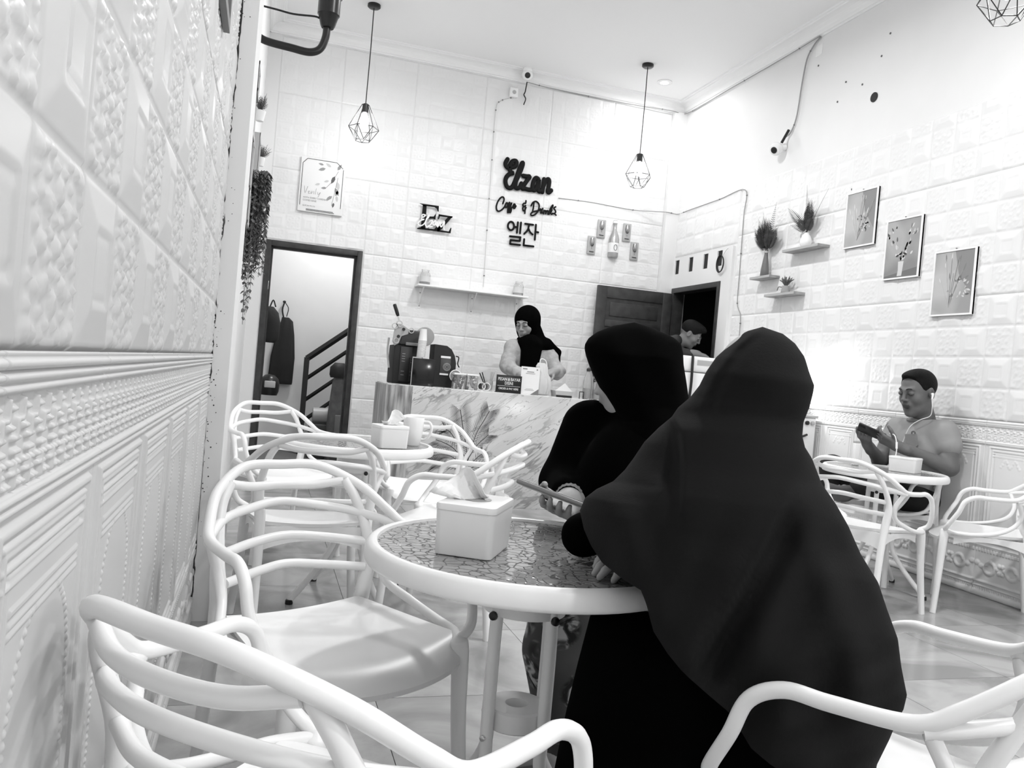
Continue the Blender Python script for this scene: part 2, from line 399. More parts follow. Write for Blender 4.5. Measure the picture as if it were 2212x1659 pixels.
# ---------------------------------------------------------------- dado panels
def dado_relief(u, v, w, arched=True):
    h = np.zeros_like(u)
    def bead(z, r, a): return a*np.sqrt(np.clip(1-((v-z)/r)**2, 0, 1))
    for z, r, a in ((1.033, .003, .008), (1.0245, .006, .011), (1.013, .005, .010), (1.003, .0045, .009), (.907, .005, .009), (.897, .0045, .008), (.298, .005, .006), (.288, .004, .004), (.088, .008, .010), (.062, .006, .008), (.02, .02, .012)):
        h = smax(h, bead(z, r, a))
    b = (v > .914) & (v < .996); q = .043
    U = (u % q); Vv = v-.914; kd = np.full_like(u, 9.)
    for (x0, y0, x1, y1) in ((.006, .081, .006, .062), (.006, .062, .022, .062), (.022, .062, .022, .046), (.014, .046, .030, .046), (.030, .072, .040, .072), (.032, .055, .041, .055), (.012, .034, .028, .034), (.021, .003, .021, .024), (.010, .015, .032, .015), (.008, .024, .012, .024), (.030, .024, .036, .024), (.004, .005, .008, .005), (.034, .005, .040, .005)):
        dx_, dy_ = x1-x0, y1-y0; L2 = dx_*dx_+dy_*dy_; tt = np.clip(((U-x0)*dx_+(Vv-y0)*dy_)/L2, 0, 1); kd = np.minimum(kd, np.hypot(U-x0-tt*dx_, Vv-y0-tt*dy_))
    h = np.where(b, smax(h, .005*np.sqrt(np.clip(1-(kd/.0032)**2, 0, 1))), h)
    # framed field 0.30..0.86, two sunk steps, beaded arch
    c = np.abs(u-w/2); hw = w/2
    dx = hw-.028-c; dz = np.minimum(v-.318, .885-v); d = np.minimum(dx, dz)
    fr = (v > .30) & (v < .89)
    f = .006*(sstep(0, .006, d)-sstep(.010, .016, d)) + .005*(sstep(.022, .027, d)-sstep(.030, .036, d)) + .003*sstep(.045, .05, d)
    h = np.where(fr & (d > 0), smax(h, f), h)
    # header bars
    for z, wd in ((.863, .10), (.843, .095), (.827, .09)): h = np.where((np.abs(v-z) < .0042) & (c < hw-.05), smax(h, .005*np.sqrt(np.clip(1-((v-z)/.0042)**2, 0, 1))), h)
    if not arched:
        for d0, a in ((.05, .004), (.062, .0035), (.075, .003)): h = np.where(fr, smax(h, a*np.sqrt(np.clip(1-((d-d0)/.0035)**2, 0, 1))), h)
        for zz in (.39, .79):
            for k in range(7):
                q = np.hypot(c-(hw-.12)*(k/6), v-zz-(.02 if zz < .5 else -.02)*np.cos(k)); h = smax(h, .005*np.sqrt(np.clip(1-(q/.013)**2, 0, 1)))
    # beaded arch line
    arch = np.where(v < .66, c-(hw-.095), np.hypot(c, (v-.66)*.9)-(hw-.095))
    s = np.where(v < .66, v, .66+np.arctan2(v-.66, c)*(hw-.095))
    bd = np.abs(((s/.011) % 1)-.5)*.011
    h = np.where(arched & (v > .37) & (v < .785) & (np.hypot(arch, bd) < .0045), smax(h, .003*np.sqrt(np.clip(1-(np.hypot(arch, bd)/.0045)**2, 0, 1))+.0025), h)
    arch2 = np.abs(arch-.02)
    h = np.where(arched & (v > .37) & (v < .785), smax(h, .003*np.sqrt(np.clip(1-(np.hypot(arch2, np.abs(((s/.015) % 1)-.5)*.015)/.006)**2, 0, 1))), h)
    for z in ((.801, .789, .779) if arched else ()): h = np.where((np.abs(v-z) < .003) & (c < hw-.08), smax(h, .005), h)
    # dentil row and scroll frieze
    h = np.where((v > .262) & (v < .280) & (((u/.02) % 1) < .6), smax(h, .005), h)
    for cx, sg in ((w*.30, 1), (w*.70, -1)):
        r = np.hypot(u-cx, v-.18); t = np.arctan2(v-.18, (u-cx)*sg)
        sp = np.abs(r-(.042-.008*(t+np.pi)/np.pi)); h = smax(h, .009*np.sqrt(np.clip(1-(sp/.011)**2, 0, 1)))
    for k in range(6):
        t = 2*np.pi*k/6; d = np.hypot(u-w/2-.024*np.cos(t), v-.18-.024*np.sin(t)); h = smax(h, .009*np.sqrt(np.clip(1-(d/.014)**2, 0, 1)))
    for cx in (.05*w, .14*w, .86*w, .95*w):
        d = np.hypot((u-cx), 1.4*(v-.175-.02*np.sin(cx*60))); h = smax(h, .007*np.sqrt(np.clip(1-(d/.022)**2, 0, 1)))
    h = np.where((v > .035) & (v < .052) & (((u/.016+v/.03) % 1) < .55), smax(h, .005), h)
    return h+.004
def dado(parent, start, U, N, length, w, ru, rv):
    us = np.linspace(0, w, ru); vs = np.linspace(0, 1.035, rv); uu, vv = np.meshgrid(us, vs, indexing='ij')
    h = dado_relief(uu, vv, w, N[0] > 0)*sstep(-.0005, .003, np.minimum(uu, w-uu))
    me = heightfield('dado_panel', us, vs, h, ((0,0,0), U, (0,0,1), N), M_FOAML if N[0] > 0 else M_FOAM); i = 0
    while (i+1)*w < length+.3:
        o = link('dado_panel', me, parent); o.location = Vector(start)+Vector(U)*(i*w); i += 1
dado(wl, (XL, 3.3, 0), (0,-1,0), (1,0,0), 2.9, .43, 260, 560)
dado(wr, (XR, 6.62, 0), (0,-1,0), (-1,0,0), 6.0, .36, 110, 260)
# ---------------------------------------------------------------- armchairs of bent white plastic tubes
CS = .94
def S3(P): return [(p[0]*CS, p[1]*CS, p[2]*CS) for p in P]
def mir(P): return [(-p[0], p[1], p[2]) for p in P]
HOOP = [(0,-.325,.826),(.11,-.315,.822),(.205,-.25,.775),(.255,-.175,.715),(.275,-.12,.683),(.288,-.01,.676),(.295,.06,.675),(.302,.112,.645),(.3,.14,.58),(.272,.185,.50),(.222,.198,.464)]
UPR = [(.165,-.268,.79),(.197,-.245,.73),(.218,-.195,.61),(.208,-.195,.5),(.206,-.217,.35),(.21,-.254,0)]
SL1 = [(0,-.32,.772),(.09,-.305,.772),(.165,-.275,.785)]
SL2 = [(0,-.314,.728),(.1,-.288,.718),(.185,-.244,.705),(.249,-.173,.687),(.274,-.131,.676)]
SL3 = [(0,-.27,.645),(.1,-.255,.637),(.207,-.205,.626)]
SL4 = [(0,-.255,.573),(.09,-.235,.567),(.2,-.185,.56)]
BRC = [(.265,-.14,.672),(.235,-.16,.6),(.232,-.13,.535),(.268,-.05,.49),(.275,.05,.468),(.265,.13,.463),(.222,.198,.463)]
FLG = [(.222,.196,.478),(.226,.198,.455),(.232,.2,.40),(.238,.207,.25),(.26,.22,0)]
def sym(P): return list(reversed(mir(P[1:])))+list(P)
def make_chair():
    t = thing('armchair', 'x', 'chair', group='white plastic armchairs with bent tube backs')
    def tb(name, P, r, n=12, k=7, lab=None):
        path = cr(S3(P), k); N = len(path)
        if hasattr(r, '__len__'):
            rr = [float(np.interp(i/(N-1), np.linspace(0, 1, len(r)), r)) for i in range(N)]
        else: rr = r
        return MB().tube(path, rr, n).build(name, M_PLASTIC, t, ang=60)
    tb('back_hoop', sym(HOOP), .0122)
    for P in (SL1, SL2, SL3, SL4): tb('back_slat', sym(P), .0112)
    for f in (lambda P: P, mir):
        tb('rear_leg', f(UPR), [.011, .0125, .0125, .0145, .019, .0195, .018, .016, .0145])
        tb('arm_brace', f(BRC), .0112)
        tb('front_leg', f(FLG), [.006, .021, .0225, .0205, .0185, .017, .0155])
    # seat shell: dished, waterfall front, short skirt underneath
    nu, nv = 29, 29; top = []
    for j in range(nv):
        v = j/(nv-1)
        for i in range(nu):
            u = -1+2*i/(nu-1)
            hw = .188+.066*min(1, v*1.3)**.8 - .05*max(0, (v-.70)/.30)**2.2
            x = u*hw; y = -.19+.465*v - .045*u*u*sstep(.55, 1., np.array(v))
            z = .462+.010*(u*u)*(1-.5*v) - .011*math.sin(math.pi*min(1, v*1.05))*(1-u*u) + .008*(1-v)**3
            z -= .045*max(0, (v-.74)/.26)**2
            top.append((x*CS, float(y)*CS, float(z)*CS))
    mb = MB(); nT = len(top)
    low = [(p[0]*.985, p[1]*.985, p[2]-.013) for p in top]
    Fc = []
    for j in range(nv-1):
        for i in range(nu-1):
            a, b, c, d = j*nu+i, j*nu+i+1, (j+1)*nu+i+1, (j+1)*nu+i
            Fc.append((a, b, c, d)); Fc.append((nT+d, nT+c, nT+b, nT+a))
    rim = [i for i in range(nu)]+[j*nu+nu-1 for j in range(1, nv)]+[(nv-1)*nu+i for i in range(nu-2, -1, -1)]+[j*nu for j in range(nv-2, 0, -1)]
    for q in range(len(rim)):
        a, b = rim[q], rim[(q+1) % len(rim)]; Fc.append((a, nT+a, nT+b, b))
    mb.add(top+low, Fc); seat = mb.build('seat', M_PLASTIC, t, ang=50)
    # apron between the legs
    m = MB()
    def strip(A, B, h0, h1, th, bow):
        A = Vector(A); B = Vector(B); d = (B-A); nrm = Vector((d.y, -d.x, 0)).normalized(); n = 14; V = []; F2 = []
        for k in range(n+1):
            s = k/n; p = A+d*s+nrm*(bow*4*s*(1-s)); hh = h1+(h0-h1)*(abs(2*s-1)**2.2)
            V += [p+Vector((0,0,.004)), p+Vector((0,0,-hh)), p-nrm*th+Vector((0,0,-hh)), p-nrm*th+Vector((0,0,.004))]
        for k in range(n):
            for q in range(4): F2.append((k*4+q, k*4+(q+1) % 4, k*4+4+(q+1) % 4, k*4+4+q))
        F2 += [(0, 1, 2, 3), (n*4+3, n*4+2, n*4+1, n*4)]; m.add(V, F2)
    c = CS
    strip((.205*c, -.195*c, .455*c), (-.205*c, -.195*c, .455*c), .085, .05, .008, .018)
    for sg in (1, -1): strip((sg*.212*c, -.19*c, .452*c), (sg*.222*c, .15*c, .447*c), .05, .02, .008, 0)
    m.build('seat_apron', M_PLASTIC, t, ang=50)
    return t
CHAIRS = [((.201, 1.844), 207.5, 'white armchair with empty seat turned to the nearest table, against the left wall'),
 ((.139, 1.051), -46.6, 'white armchair in the bottom left foreground, back hoop cut by the picture edge'),
 ((1.018, 1.064), 29.4, 'white armchair under the woman in the long charcoal veil, bottom right'),
 ((.14, 4.471), 206.8, 'white armchair at the second table, standing by the open doorway'),
 ((.205, 3.215), 5.0, 'white armchair seen from behind between the nearest table and the second table'),
 ((.864, 4.167), 177.3, 'white armchair at the second table in front of the palm print'),
 ((.791, 3.316), 64.4, 'white armchair in side view at the second table, facing left behind the near tissue box'),
 ((3.079, 3.495), -67.3, 'white armchair in front of the seated man, its slatted back to the camera'),
 ((3.78, 3.40), 45.0, 'empty white armchair beside the embossed right wall, cut by the right edge'),
 ((3.77, 4.10), 92.0, 'white armchair the man with earphones sits on'),
 ((1.14, 1.97), 100.0, 'white armchair hidden beneath the woman in the black hijab')]
proto = make_chair()
for i, ((x, y), a, lb) in enumerate(CHAIRS):
    o = proto if i == 0 else copy_tree(proto)
    o.location = (x, y, 0); o.rotation_euler = (0, 0, math.radians(a)); o['label'] = lb

# ---------------------------------------------------------------- round tables with hammered glass
mg = mat('hammered_glass', .07, .04, spec=.5, ior=1.9)
nd, lk, bs = nodes_of(mg)
tc = nd.new('ShaderNodeTexCoord'); nz = nd.new('ShaderNodeTexNoise'); nz.inputs['Scale'].default_value = 22; nz.inputs['Detail'].default_value = 2
vd = nd.new('ShaderNodeVectorMath'); vd.operation = 'SCALE'; vd.inputs['Scale'].default_value = .02
lk.new(tc.outputs['Object'], nz.inputs['Vector']); lk.new(nz.outputs['Color'], vd.inputs[0])
va = nd.new('ShaderNodeVectorMath'); va.operation = 'ADD'; lk.new(tc.outputs['Object'], va.inputs[0]); lk.new(vd.outputs[0], va.inputs[1])
vo = nd.new('ShaderNodeTexVoronoi'); vo.feature = 'DISTANCE_TO_EDGE'; vo.inputs['Scale'].default_value = 44; lk.new(va.outputs[0], vo.inputs['Vector'])
mr = nd.new('ShaderNodeMapRange'); mr.interpolation_type = 'SMOOTHSTEP'; mr.inputs['From Min'].default_value = 0; mr.inputs['From Max'].default_value = .10; lk.new(vo.outputs['Distance'], mr.inputs['Value'])
bp = nd.new('ShaderNodeBump'); bp.inputs['Strength'].default_value = .24; bp.inputs['Distance'].default_value = .002
gc = nd.new('ShaderNodeMapRange'); gc.inputs['To Min'].default_value = .08; gc.inputs['To Max'].default_value = .30; lk.new(mr.outputs[0], gc.inputs['Value']); gcc = nd.new('ShaderNodeCombineColor')
for i in range(3): lk.new(gc.outputs[0], gcc.inputs[i])
lk.new(gcc.outputs[0], bs.inputs['Base Color'])
sp_ = nd.new('ShaderNodeMath'); sp_.operation = 'MULTIPLY'; sp_.inputs[1].default_value = .5; lk.new(mr.outputs[0], sp_.inputs[0]); lk.new(sp_.outputs[0], bs.inputs['Specular IOR Level'])
n2 = nd.new('ShaderNodeTexNoise'); n2.inputs['Scale'].default_value = 40; n2.inputs['Detail'].default_value = 1; lk.new(tc.outputs['Object'], n2.inputs['Vector']); hh = nd.new('ShaderNodeMath'); hh.operation = 'MULTIPLY_ADD'; hh.inputs[1].default_value = .7; lk.new(n2.outputs['Fac'], hh.inputs[0]); lk.new(mr.outputs[0], hh.inputs[2])
lk.new(hh.outputs[0], bp.inputs['Height']); lk.new(bp.outputs[0], bs.inputs['Normal'])
M_BOLT = mat('black_bolt', .01, .35)
M_RUBBER = mat('rubber_foot', .015, .6)
def make_table():
    t = thing('round_table', 'x', 'table', group='round white cafe tables with glass tops')
    R = .342; Z = .70
    pr = [(R-.026, Z-.012)]
    for k in range(9):
        a = math.pi/2*k/8; pr.append((R-.026+.004+.022*math.sin(a)*1., Z-.012+.012*math.sin(math.pi/2*min(1, (k+2)/10)*1.0) if k < 3 else Z-.022*(1-math.cos(a))*.9))
    pr = [(R-.026, Z-.010), (R-.024, Z-.002), (R-.018, Z), (R-.010, Z-.002), (R-.003, Z-.009), (R, Z-.02), (R, Z-.034), (R-.004, Z-.041), (R-.012, Z-.044), (R-.03, Z-.044), (R-.03, Z-.016), (R-.026, Z-.010)]
    MB().lathe(pr, n=72, caps=False).build('rim', M_METALW, t, ang=50)
    MB().lathe([(.0005, Z-.008), (R-.0255, Z-.008), (R-.0255, Z-.014), (.0005, Z-.014)], n=72).build('glass_top', mg, t)
    a0 = math.radians(-18); ca, sa = math.cos(a0), math.sin(a0)
    MB().lathe([(.084, .655), (.086, .652), (.086, .565), (.082, .565), (.082, .655)], n=40, caps=False).build('collar', M_METALW, t)
    m = MB()
    for k in range(2):
        a = a0+math.pi/4+k*math.pi/2; m.tube([(-.32*math.cos(a), -.32*math.sin(a), .665), (.32*math.cos(a), .32*math.sin(a), .665)], .01, 8)
    m.build('cross_bar', M_METALW, t)
    for sx, sy in ((-1,-1), (1,-1), (1,1), (-1,1)):
        qx, qy = .057*sx, .057*sy; px, py = qx*ca-qy*sa, qx*sa+qy*ca; L = math.hypot(px, py); dx, dy = px/L, py/L
        path = cr([(px*.95, py*.95, .66), (px, py, .5), (px, py, .34), (px*1.02, py*1.02, .25), (px+dx*.05, py+dy*.05, .17), (px+dx*.12, py+dy*.12, .09), (px+dx*.18, py+dy*.18, .03), (px+dx*.195, py+dy*.195, .008)], 5)
        lg = MB().tube(path, .0135, 12).build('leg', M_METALW, t)
        MB().lathe([(.0155, 0), (.0165, .004), (.0155, .018), (.013, .02)], (px+dx*.196, py+dy*.196, 0), 12).build('foot_cap', M_RUBBER, lg)
        bx_, by_ = (dx-.35, dy-.75) if dy < 0 else (dx, dy); bl_ = math.hypot(bx_, by_); bx_ /= bl_; by_ /= bl_
        for z, mm, rr in ((.566, M_BOLT, .0095), (.318, M_CHROME, .0065)):
            b = MB(); P = [(px+bx_*d, py+by_*d, z) for d in (.012, .0175, .0195)]; b.tube(P, [rr, rr*.9, rr*.4], 12); b.build('bolt', mm, lg)
    # ring plate with a hole
    pr = [(.024, .368), (.062, .368), (.066, .364), (.066, .328), (.062, .325), (.024, .325), (.024, .368)]
    MB().lathe(pr, n=40, caps=False).build('ring_plate', M_METALW, t)
    return t
tp = make_table()
for i, ((x, y), lb) in enumerate((((.56, 1.59), 'round white cafe table with hammered glass top where the two women sit'), ((.425, 3.65), 'round white cafe table with the white mug, near the open doorway'), ((3.50, 3.85), 'round white cafe table in front of the seated man'))):
    o = tp if i == 0 else copy_tree(tp)
    o.location = (x, y, 0); o['label'] = lb

# ---------------------------------------------------------------- tissue boxes
def tissue_box(loc, rz, label, w=.155, d=.125, h=.088, tuft=1):
    t = thing('tissue_box', label, 'tissue box', loc, rz, 'white tissue boxes on the tables')
    mb = MB(); n = 6
    def rr(wx, dy, r, z):
        P = []
        for cx, cy, a in ((wx-r, dy-r, 0), (-wx+r, dy-r, 90), (-wx+r, -dy+r, 180), (wx-r, -dy+r, 270)):
            for k in range(n): q = math.radians(a+90*k/(n-1)); P.append((cx+r*math.cos(q), cy+r*math.sin(q), z))
        return P
    def loft(rows):
        m = MB(); c = len(rows[0]); V = [p for q in rows for p in q]
        Fc = [(i*c+k, i*c+(k+1) % c, (i+1)*c+(k+1) % c, (i+1)*c+k) for i in range(len(rows)-1) for k in range(c)]
        Fc += [tuple(range(c-1, -1, -1)), tuple((len(rows)-1)*c+k for k in range(c))]; return m.add(V, Fc)
    w2, d2 = w/2, d/2
    loft([rr(w2*.93, d2*.93, .012, .001), rr(w2*.945, d2*.945, .014, .004), rr(w2*.985, d2*.985, .014, h*.86)]).build('body', M_PLASTIC, t)
    lid = loft([rr(w2, d2, .015, h*.865), rr(w2*1.005, d2*1.005, .015, h*.93), rr(w2*.985, d2*.985, .014, h*.985), rr(w2*.94, d2*.94, .012, h)]).build('lid', M_WHITE, t)
    MB().lathe([(.03, h+.0004), (.03, h+.0012), (.0005, h+.0014)], n=24).build('slot', mat('slot_shade', .35, .7), lid)
    if tuft:
        # a pulled-up folded tissue: crumpled sheet with creases
        N = 15; V = []; Fc = []; rnd = random.Random(int(loc[0]*100)+3)
        for j in range(N):
            for i in range(N):
                u = i/(N-1)*2-1; v = j/(N-1)
                if tuft == 1: x = -.055*v*(1-.2*u)+.048*u*(.35+.65*v)+.02*v*v; y = .018*math.sin(3*u+2*v)*(.3+v)+.012*u; z = h+.062*v*(1-.62*abs(u)**1.3)-.004+.012*math.sin(5*u)*v-.03*max(0, -u-.35)*v
                else: x = .042*u*(.4+.9*v)+.02*v-.01; y = .016*math.sin(4*u+v)*(.3+v); z = h+.066*v*(1-.45*abs(u-.5))-.003+.012*math.sin(4*u+1)*v
                V.append((x+rnd.uniform(-.0012, .0012), y+rnd.uniform(-.002, .002), z))
        for j in range(N-1):
            for i in range(N-1): a = j*N+i; Fc.append((a, a+1, a+N+1, a+N))
        ts = MB().add(V, Fc).build('tissue', M_TISSUE, t, ang=20)
        if tuft == 1: ts.rotation_euler = (0, 0, math.radians(-77))
        sm = ts.modifiers.new('thickness', 'SOLIDIFY'); sm.thickness = .0008
    return t
tissue_box((.431, 1.572, .693), math.radians(60), 'white tissue box with a pulled tissue on the nearest table', w=.172, d=.122, h=.102, tuft=1)
tissue_box((.545, 3.52, .693), math.radians(14), 'white tissue box next to the mug on the second table', w=.14, d=.12, h=.098, tuft=2)
tissue_box((3.60, 3.80, .693), math.radians(-62), 'white tissue box on the table before the seated man', tuft=0)
# mug
t = thing('coffee_mug', 'white ceramic mug standing beside the tissue box', 'mug', (.672, 3.66, .693)); t.scale = (1.2, 1.2, 1.15)
MB().lathe([(.0005, .004), (.026, 0), (.03, .004), (.036, .05), (.0405, .11), (.0395, .113), (.038, .11), (.034, .05), (.028, .01), (.0005, .008)], n=32).build('cup', M_WHITE, t)
MB().tube(cr([(.038, -.006, .098), (.058, -.02, .096), (.066, -.026, .075), (.060, -.022, .045), (.046, -.012, .028), (.033, -.004, .026)], 5), .0055, 10).build('handle', M_WHITE, t)
ELZAN = [[(2.168, 3.229), (2.151, 3.192), (2.154, 3.165), (2.175, 3.146), (2.21, 3.152), (2.251, 3.171), (2.265, 3.198), (2.26, 3.222), (2.24, 3.225), (2.215, 3.209), (2.197, 3.171), (2.196, 3.134), (2.215, 3.106), (2.235, 3.1), (2.225, 3.095), (2.197, 3.081), (2.171, 3.046), (2.166, 3.002), (2.183, 2.958), (2.213, 2.944), (2.241, 2.96), (2.26, 3.004)], [(2.26, 3.004), (2.277, 3.063), (2.297, 3.141), (2.317, 3.2), (2.329, 3.221), (2.331, 3.196), (2.316, 3.138), (2.293, 3.071), (2.275, 3.019), (2.274, 2.969), (2.291, 2.952), (2.319, 2.969), (2.335, 3.009)], [(2.347, 3.089), (2.387, 3.089), (2.416, 3.091), (2.396, 3.056), (2.365, 3.001), (2.346, 2.961), (2.379, 2.963), (2.419, 2.959), (2.448, 2.964)], [(2.51, 3.083), (2.486, 3.089), (2.466, 3.061), (2.456, 3.003), (2.464, 2.966), (2.484, 2.966), (2.506, 3.017), (2.52, 3.082), (2.519, 3.025), (2.521, 2.969), (2.538, 2.959), (2.56, 2.981)], [(2.573, 3.09), (2.57, 3.033), (2.565, 2.956)], [(2.567, 3.007), (2.588, 3.067), (2.616, 3.097), (2.631, 3.074), (2.628, 3.016), (2.622, 2.978), (2.635, 2.961), (2.66, 2.988)]]
COFFE = [[(2.16, 2.78), (2.169, 2.822), (2.157, 2.845), (2.132, 2.835), (2.107, 2.794), (2.095, 2.743), (2.105, 2.704), (2.128, 2.698), (2.159, 2.721), (2.185, 2.756)], [(2.185, 2.756), (2.192, 2.785), (2.204, 2.793), (2.212, 2.776), (2.201, 2.752), (2.188, 2.75), (2.184, 2.762)], [(2.21, 2.766), (2.224, 2.793), (2.233, 2.803), (2.225, 2.774), (2.219, 2.736), (2.22, 2.696), (2.231, 2.713), (2.235, 2.745), (2.226, 2.756)], [(2.23, 2.759), (2.244, 2.78), (2.252, 2.803), (2.245, 2.771), (2.239, 2.733), (2.242, 2.699), (2.253, 2.719), (2.251, 2.747), (2.244, 2.755)], [(2.253, 2.754), (2.281, 2.77), (2.29, 2.787), (2.279, 2.792), (2.27, 2.772), (2.277, 2.751), (2.289, 2.753), (2.3, 2.776)], [(2.401, 2.844), (2.399, 2.818), (2.382, 2.815), (2.371, 2.796), (2.385, 2.785), (2.402, 2.794)], [(2.385, 2.785), (2.374, 2.765), (2.383, 2.741), (2.398, 2.749), (2.408, 2.776)], [(2.4, 2.781), (2.4, 2.715)], [(2.46, 2.802), (2.476, 2.836), (2.508, 2.853), (2.54, 2.833), (2.547, 2.796), (2.534, 2.75), (2.504, 2.714), (2.475, 2.704), (2.464, 2.718), (2.485, 2.743), (2.53, 2.759), (2.565, 2.774)], [(2.488, 2.838), (2.486, 2.781), (2.48, 2.736)], [(2.556, 2.772), (2.563, 2.783), (2.572, 2.778), (2.57, 2.742)], [(2.588, 2.793), (2.58, 2.763), (2.586, 2.745), (2.603, 2.766)], [(2.603, 2.776), (2.604, 2.741)], [(2.603, 2.754), (2.616, 2.774), (2.626, 2.77), (2.625, 2.744)], [(2.626, 2.757), (2.639, 2.778), (2.65, 2.767), (2.647, 2.744)], [(2.653, 2.745), (2.673, 2.808), (2.693, 2.843), (2.692, 2.823), (2.669, 2.776), (2.659, 2.743)], [(2.665, 2.769), (2.687, 2.798), (2.683, 2.772), (2.671, 2.76), (2.692, 2.746)], [(2.726, 2.829), (2.708, 2.813), (2.721, 2.796), (2.73, 2.778), (2.718, 2.758), (2.697, 2.758)], [(2.718, 2.758), (2.738, 2.745)]]
HANGUL = [[(2.298, 2.573), (2.297, 2.554), (2.289, 2.538), (2.277, 2.528), (2.262, 2.526), (2.249, 2.533), (2.238, 2.546), (2.234, 2.564), (2.235, 2.582), (2.243, 2.598), (2.255, 2.608), (2.269, 2.61), (2.283, 2.604), (2.293, 2.59), (2.298, 2.573)], [(2.303, 2.564), (2.334, 2.565)], [(2.336, 2.615), (2.335, 2.509)], [(2.369, 2.617), (2.368, 2.507)], [(2.264, 2.463), (2.377, 2.468)], [(2.375, 2.467), (2.374, 2.43)], [(2.374, 2.43), (2.274, 2.426)], [(2.274, 2.426), (2.273, 2.387)], [(2.273, 2.387), (2.379, 2.389)], [(2.414, 2.611), (2.5, 2.612)], [(2.457, 2.61), (2.446, 2.552), (2.413, 2.508)], [(2.453, 2.569), (2.474, 2.534), (2.503, 2.513)], [(2.53, 2.617), (2.532, 2.463)], [(2.532, 2.545), (2.562, 2.543)], [(2.418, 2.454), (2.418, 2.391)], [(2.418, 2.391), (2.524, 2.393)]]
EZP = [[(1.348, 2.644), (1.385, 2.644), (1.391, 2.416), (1.347, 2.414)], [(1.315, 2.655), (1.506, 2.656), (1.508, 2.602), (1.5, 2.602), (1.49, 2.628), (1.464, 2.64), (1.386, 2.638), (1.35, 2.63), (1.344, 2.646)], [(1.386, 2.537), (1.464, 2.546), (1.484, 2.581), (1.484, 2.519), (1.457, 2.525), (1.388, 2.513)], [(1.312, 2.414), (1.349, 2.427), (1.391, 2.423), (1.48, 2.424), (1.508, 2.463), (1.542, 2.459), (1.53, 2.408), (1.313, 2.404)], [(1.512, 2.576), (1.653, 2.574), (1.649, 2.56), (1.609, 2.558), (1.525, 2.558), (1.518, 2.527), (1.509, 2.528)], [(1.606, 2.561), (1.652, 2.573), (1.55, 2.43), (1.51, 2.41), (1.51, 2.433)], [(1.508, 2.432), (1.542, 2.423), (1.627, 2.421), (1.642, 2.459), (1.65, 2.459), (1.646, 2.407), (1.51, 2.406)]]
EZS = [[(1.378, 2.548), (1.355, 2.55), (1.346, 2.535), (1.358, 2.523), (1.378, 2.542)], [(1.347, 2.516), (1.349, 2.5), (1.37, 2.506), (1.36, 2.499), (1.341, 2.49), (1.318, 2.468), (1.317, 2.446), (1.34, 2.438), (1.364, 2.45), (1.384, 2.477), (1.397, 2.52), (1.416, 2.553), (1.413, 2.531), (1.395, 2.506), (1.387, 2.478), (1.389, 2.451), (1.405, 2.431), (1.425, 2.45)], [(1.427, 2.494), (1.454, 2.506), (1.443, 2.469), (1.424, 2.439), (1.459, 2.447)], [(1.482, 2.502), (1.464, 2.488), (1.463, 2.466), (1.48, 2.463), (1.493, 2.504), (1.494, 2.465), (1.508, 2.462)], [(1.505, 2.494), (1.509, 2.448), (1.531, 2.495), (1.54, 2.458), (1.553, 2.462), (1.569, 2.509), (1.575, 2.501), (1.571, 2.448), (1.584, 2.431)]]
FRONDS = [[(1.576, 0.314), (1.545, 0.478), (1.507, 0.625), (1.476, 0.756)], [(1.571, 0.361), (1.618, 0.569), (1.673, 0.683), (1.711, 0.761)], [(1.563, 0.361), (1.626, 0.475), (1.686, 0.541), (1.72, 0.575)], [(1.563, 0.361), (1.461, 0.512), (1.407, 0.579), (1.374, 0.593)], [(1.557, 0.337), (1.451, 0.449), (1.367, 0.491), (1.302, 0.51)], [(1.552, 0.313), (1.44, 0.385), (1.36, 0.397), (1.266, 0.384)], [(1.569, 0.298), (1.635, 0.38), (1.673, 0.414), (1.68, 0.422)], [(1.554, 0.281), (1.431, 0.307), (1.35, 0.326), (1.295, 0.323)], [(1.562, 0.282), (1.593, 0.299), (1.64, 0.325), (1.68, 0.327)], [(1.554, 0.281), (1.486, 0.239), (1.424, 0.212), (1.393, 0.203)]]
# ---------------------------------------------------------------- doors and what lies behind them
def text_mesh(txt, size, m, name='lettering', align='CENTER', extrude=.0006):
    c = bpy.data.curves.new('t', 'FONT'); c.body = txt; c.size = size; c.align_x = align; c.align_y = 'CENTER'; c.extrude = extrude; c.resolution_u = 2
    o = bpy.data.objects.new('t', c); COL.objects.link(o); dg = bpy.context.evaluated_depsgraph_get(); dg.update()
    me = bpy.data.meshes.new_from_object(o.evaluated_get(dg)); bpy.data.objects.remove(o); bpy.data.curves.remove(c)
    me.name = name; me.materials.clear(); me.materials.append(m); return me
def text_obj(txt, size, m, parent, loc, rz=0, sx=1, name='lettering', align='CENTER'):
    o = link(name, text_mesh(txt, size, m, name, align), parent); o.location = loc; o.rotation_euler = (math.pi/2, 0, rz); o.scale = (sx, 1, 1); return o
f1 = struct('door_1', MB().box(-.083, -.032, YB-.015, YB+.12, 0, 2.125, .004), M_DARK)
MB().box(.764, .813, YB-.015, YB+.12, 0, 2.125, .004).build('jamb', M_DARK, f1)
MB().box(-.032, .764, YB-.015, YB+.12, 2.072, 2.125, .004).build('head', M_DARK, f1)
MB().box(-.032, -.012, YB+.06, YB+.11, 0, 2.072).box(.744, .764, YB+.06, YB+.11, 0, 2.072).box(-.012, .744, YB+.06, YB+.11, 2.055, 2.072).build('stop', M_DARK, f1)
MB().box(-.034, -.028, YB, YB+.035, 1.66, 1.74, .002).build('strike_plate', M_CHROME, f1)
M_STAIR = mat('stair_wall_paint', .72, .7, noise=.04, nscale=2)
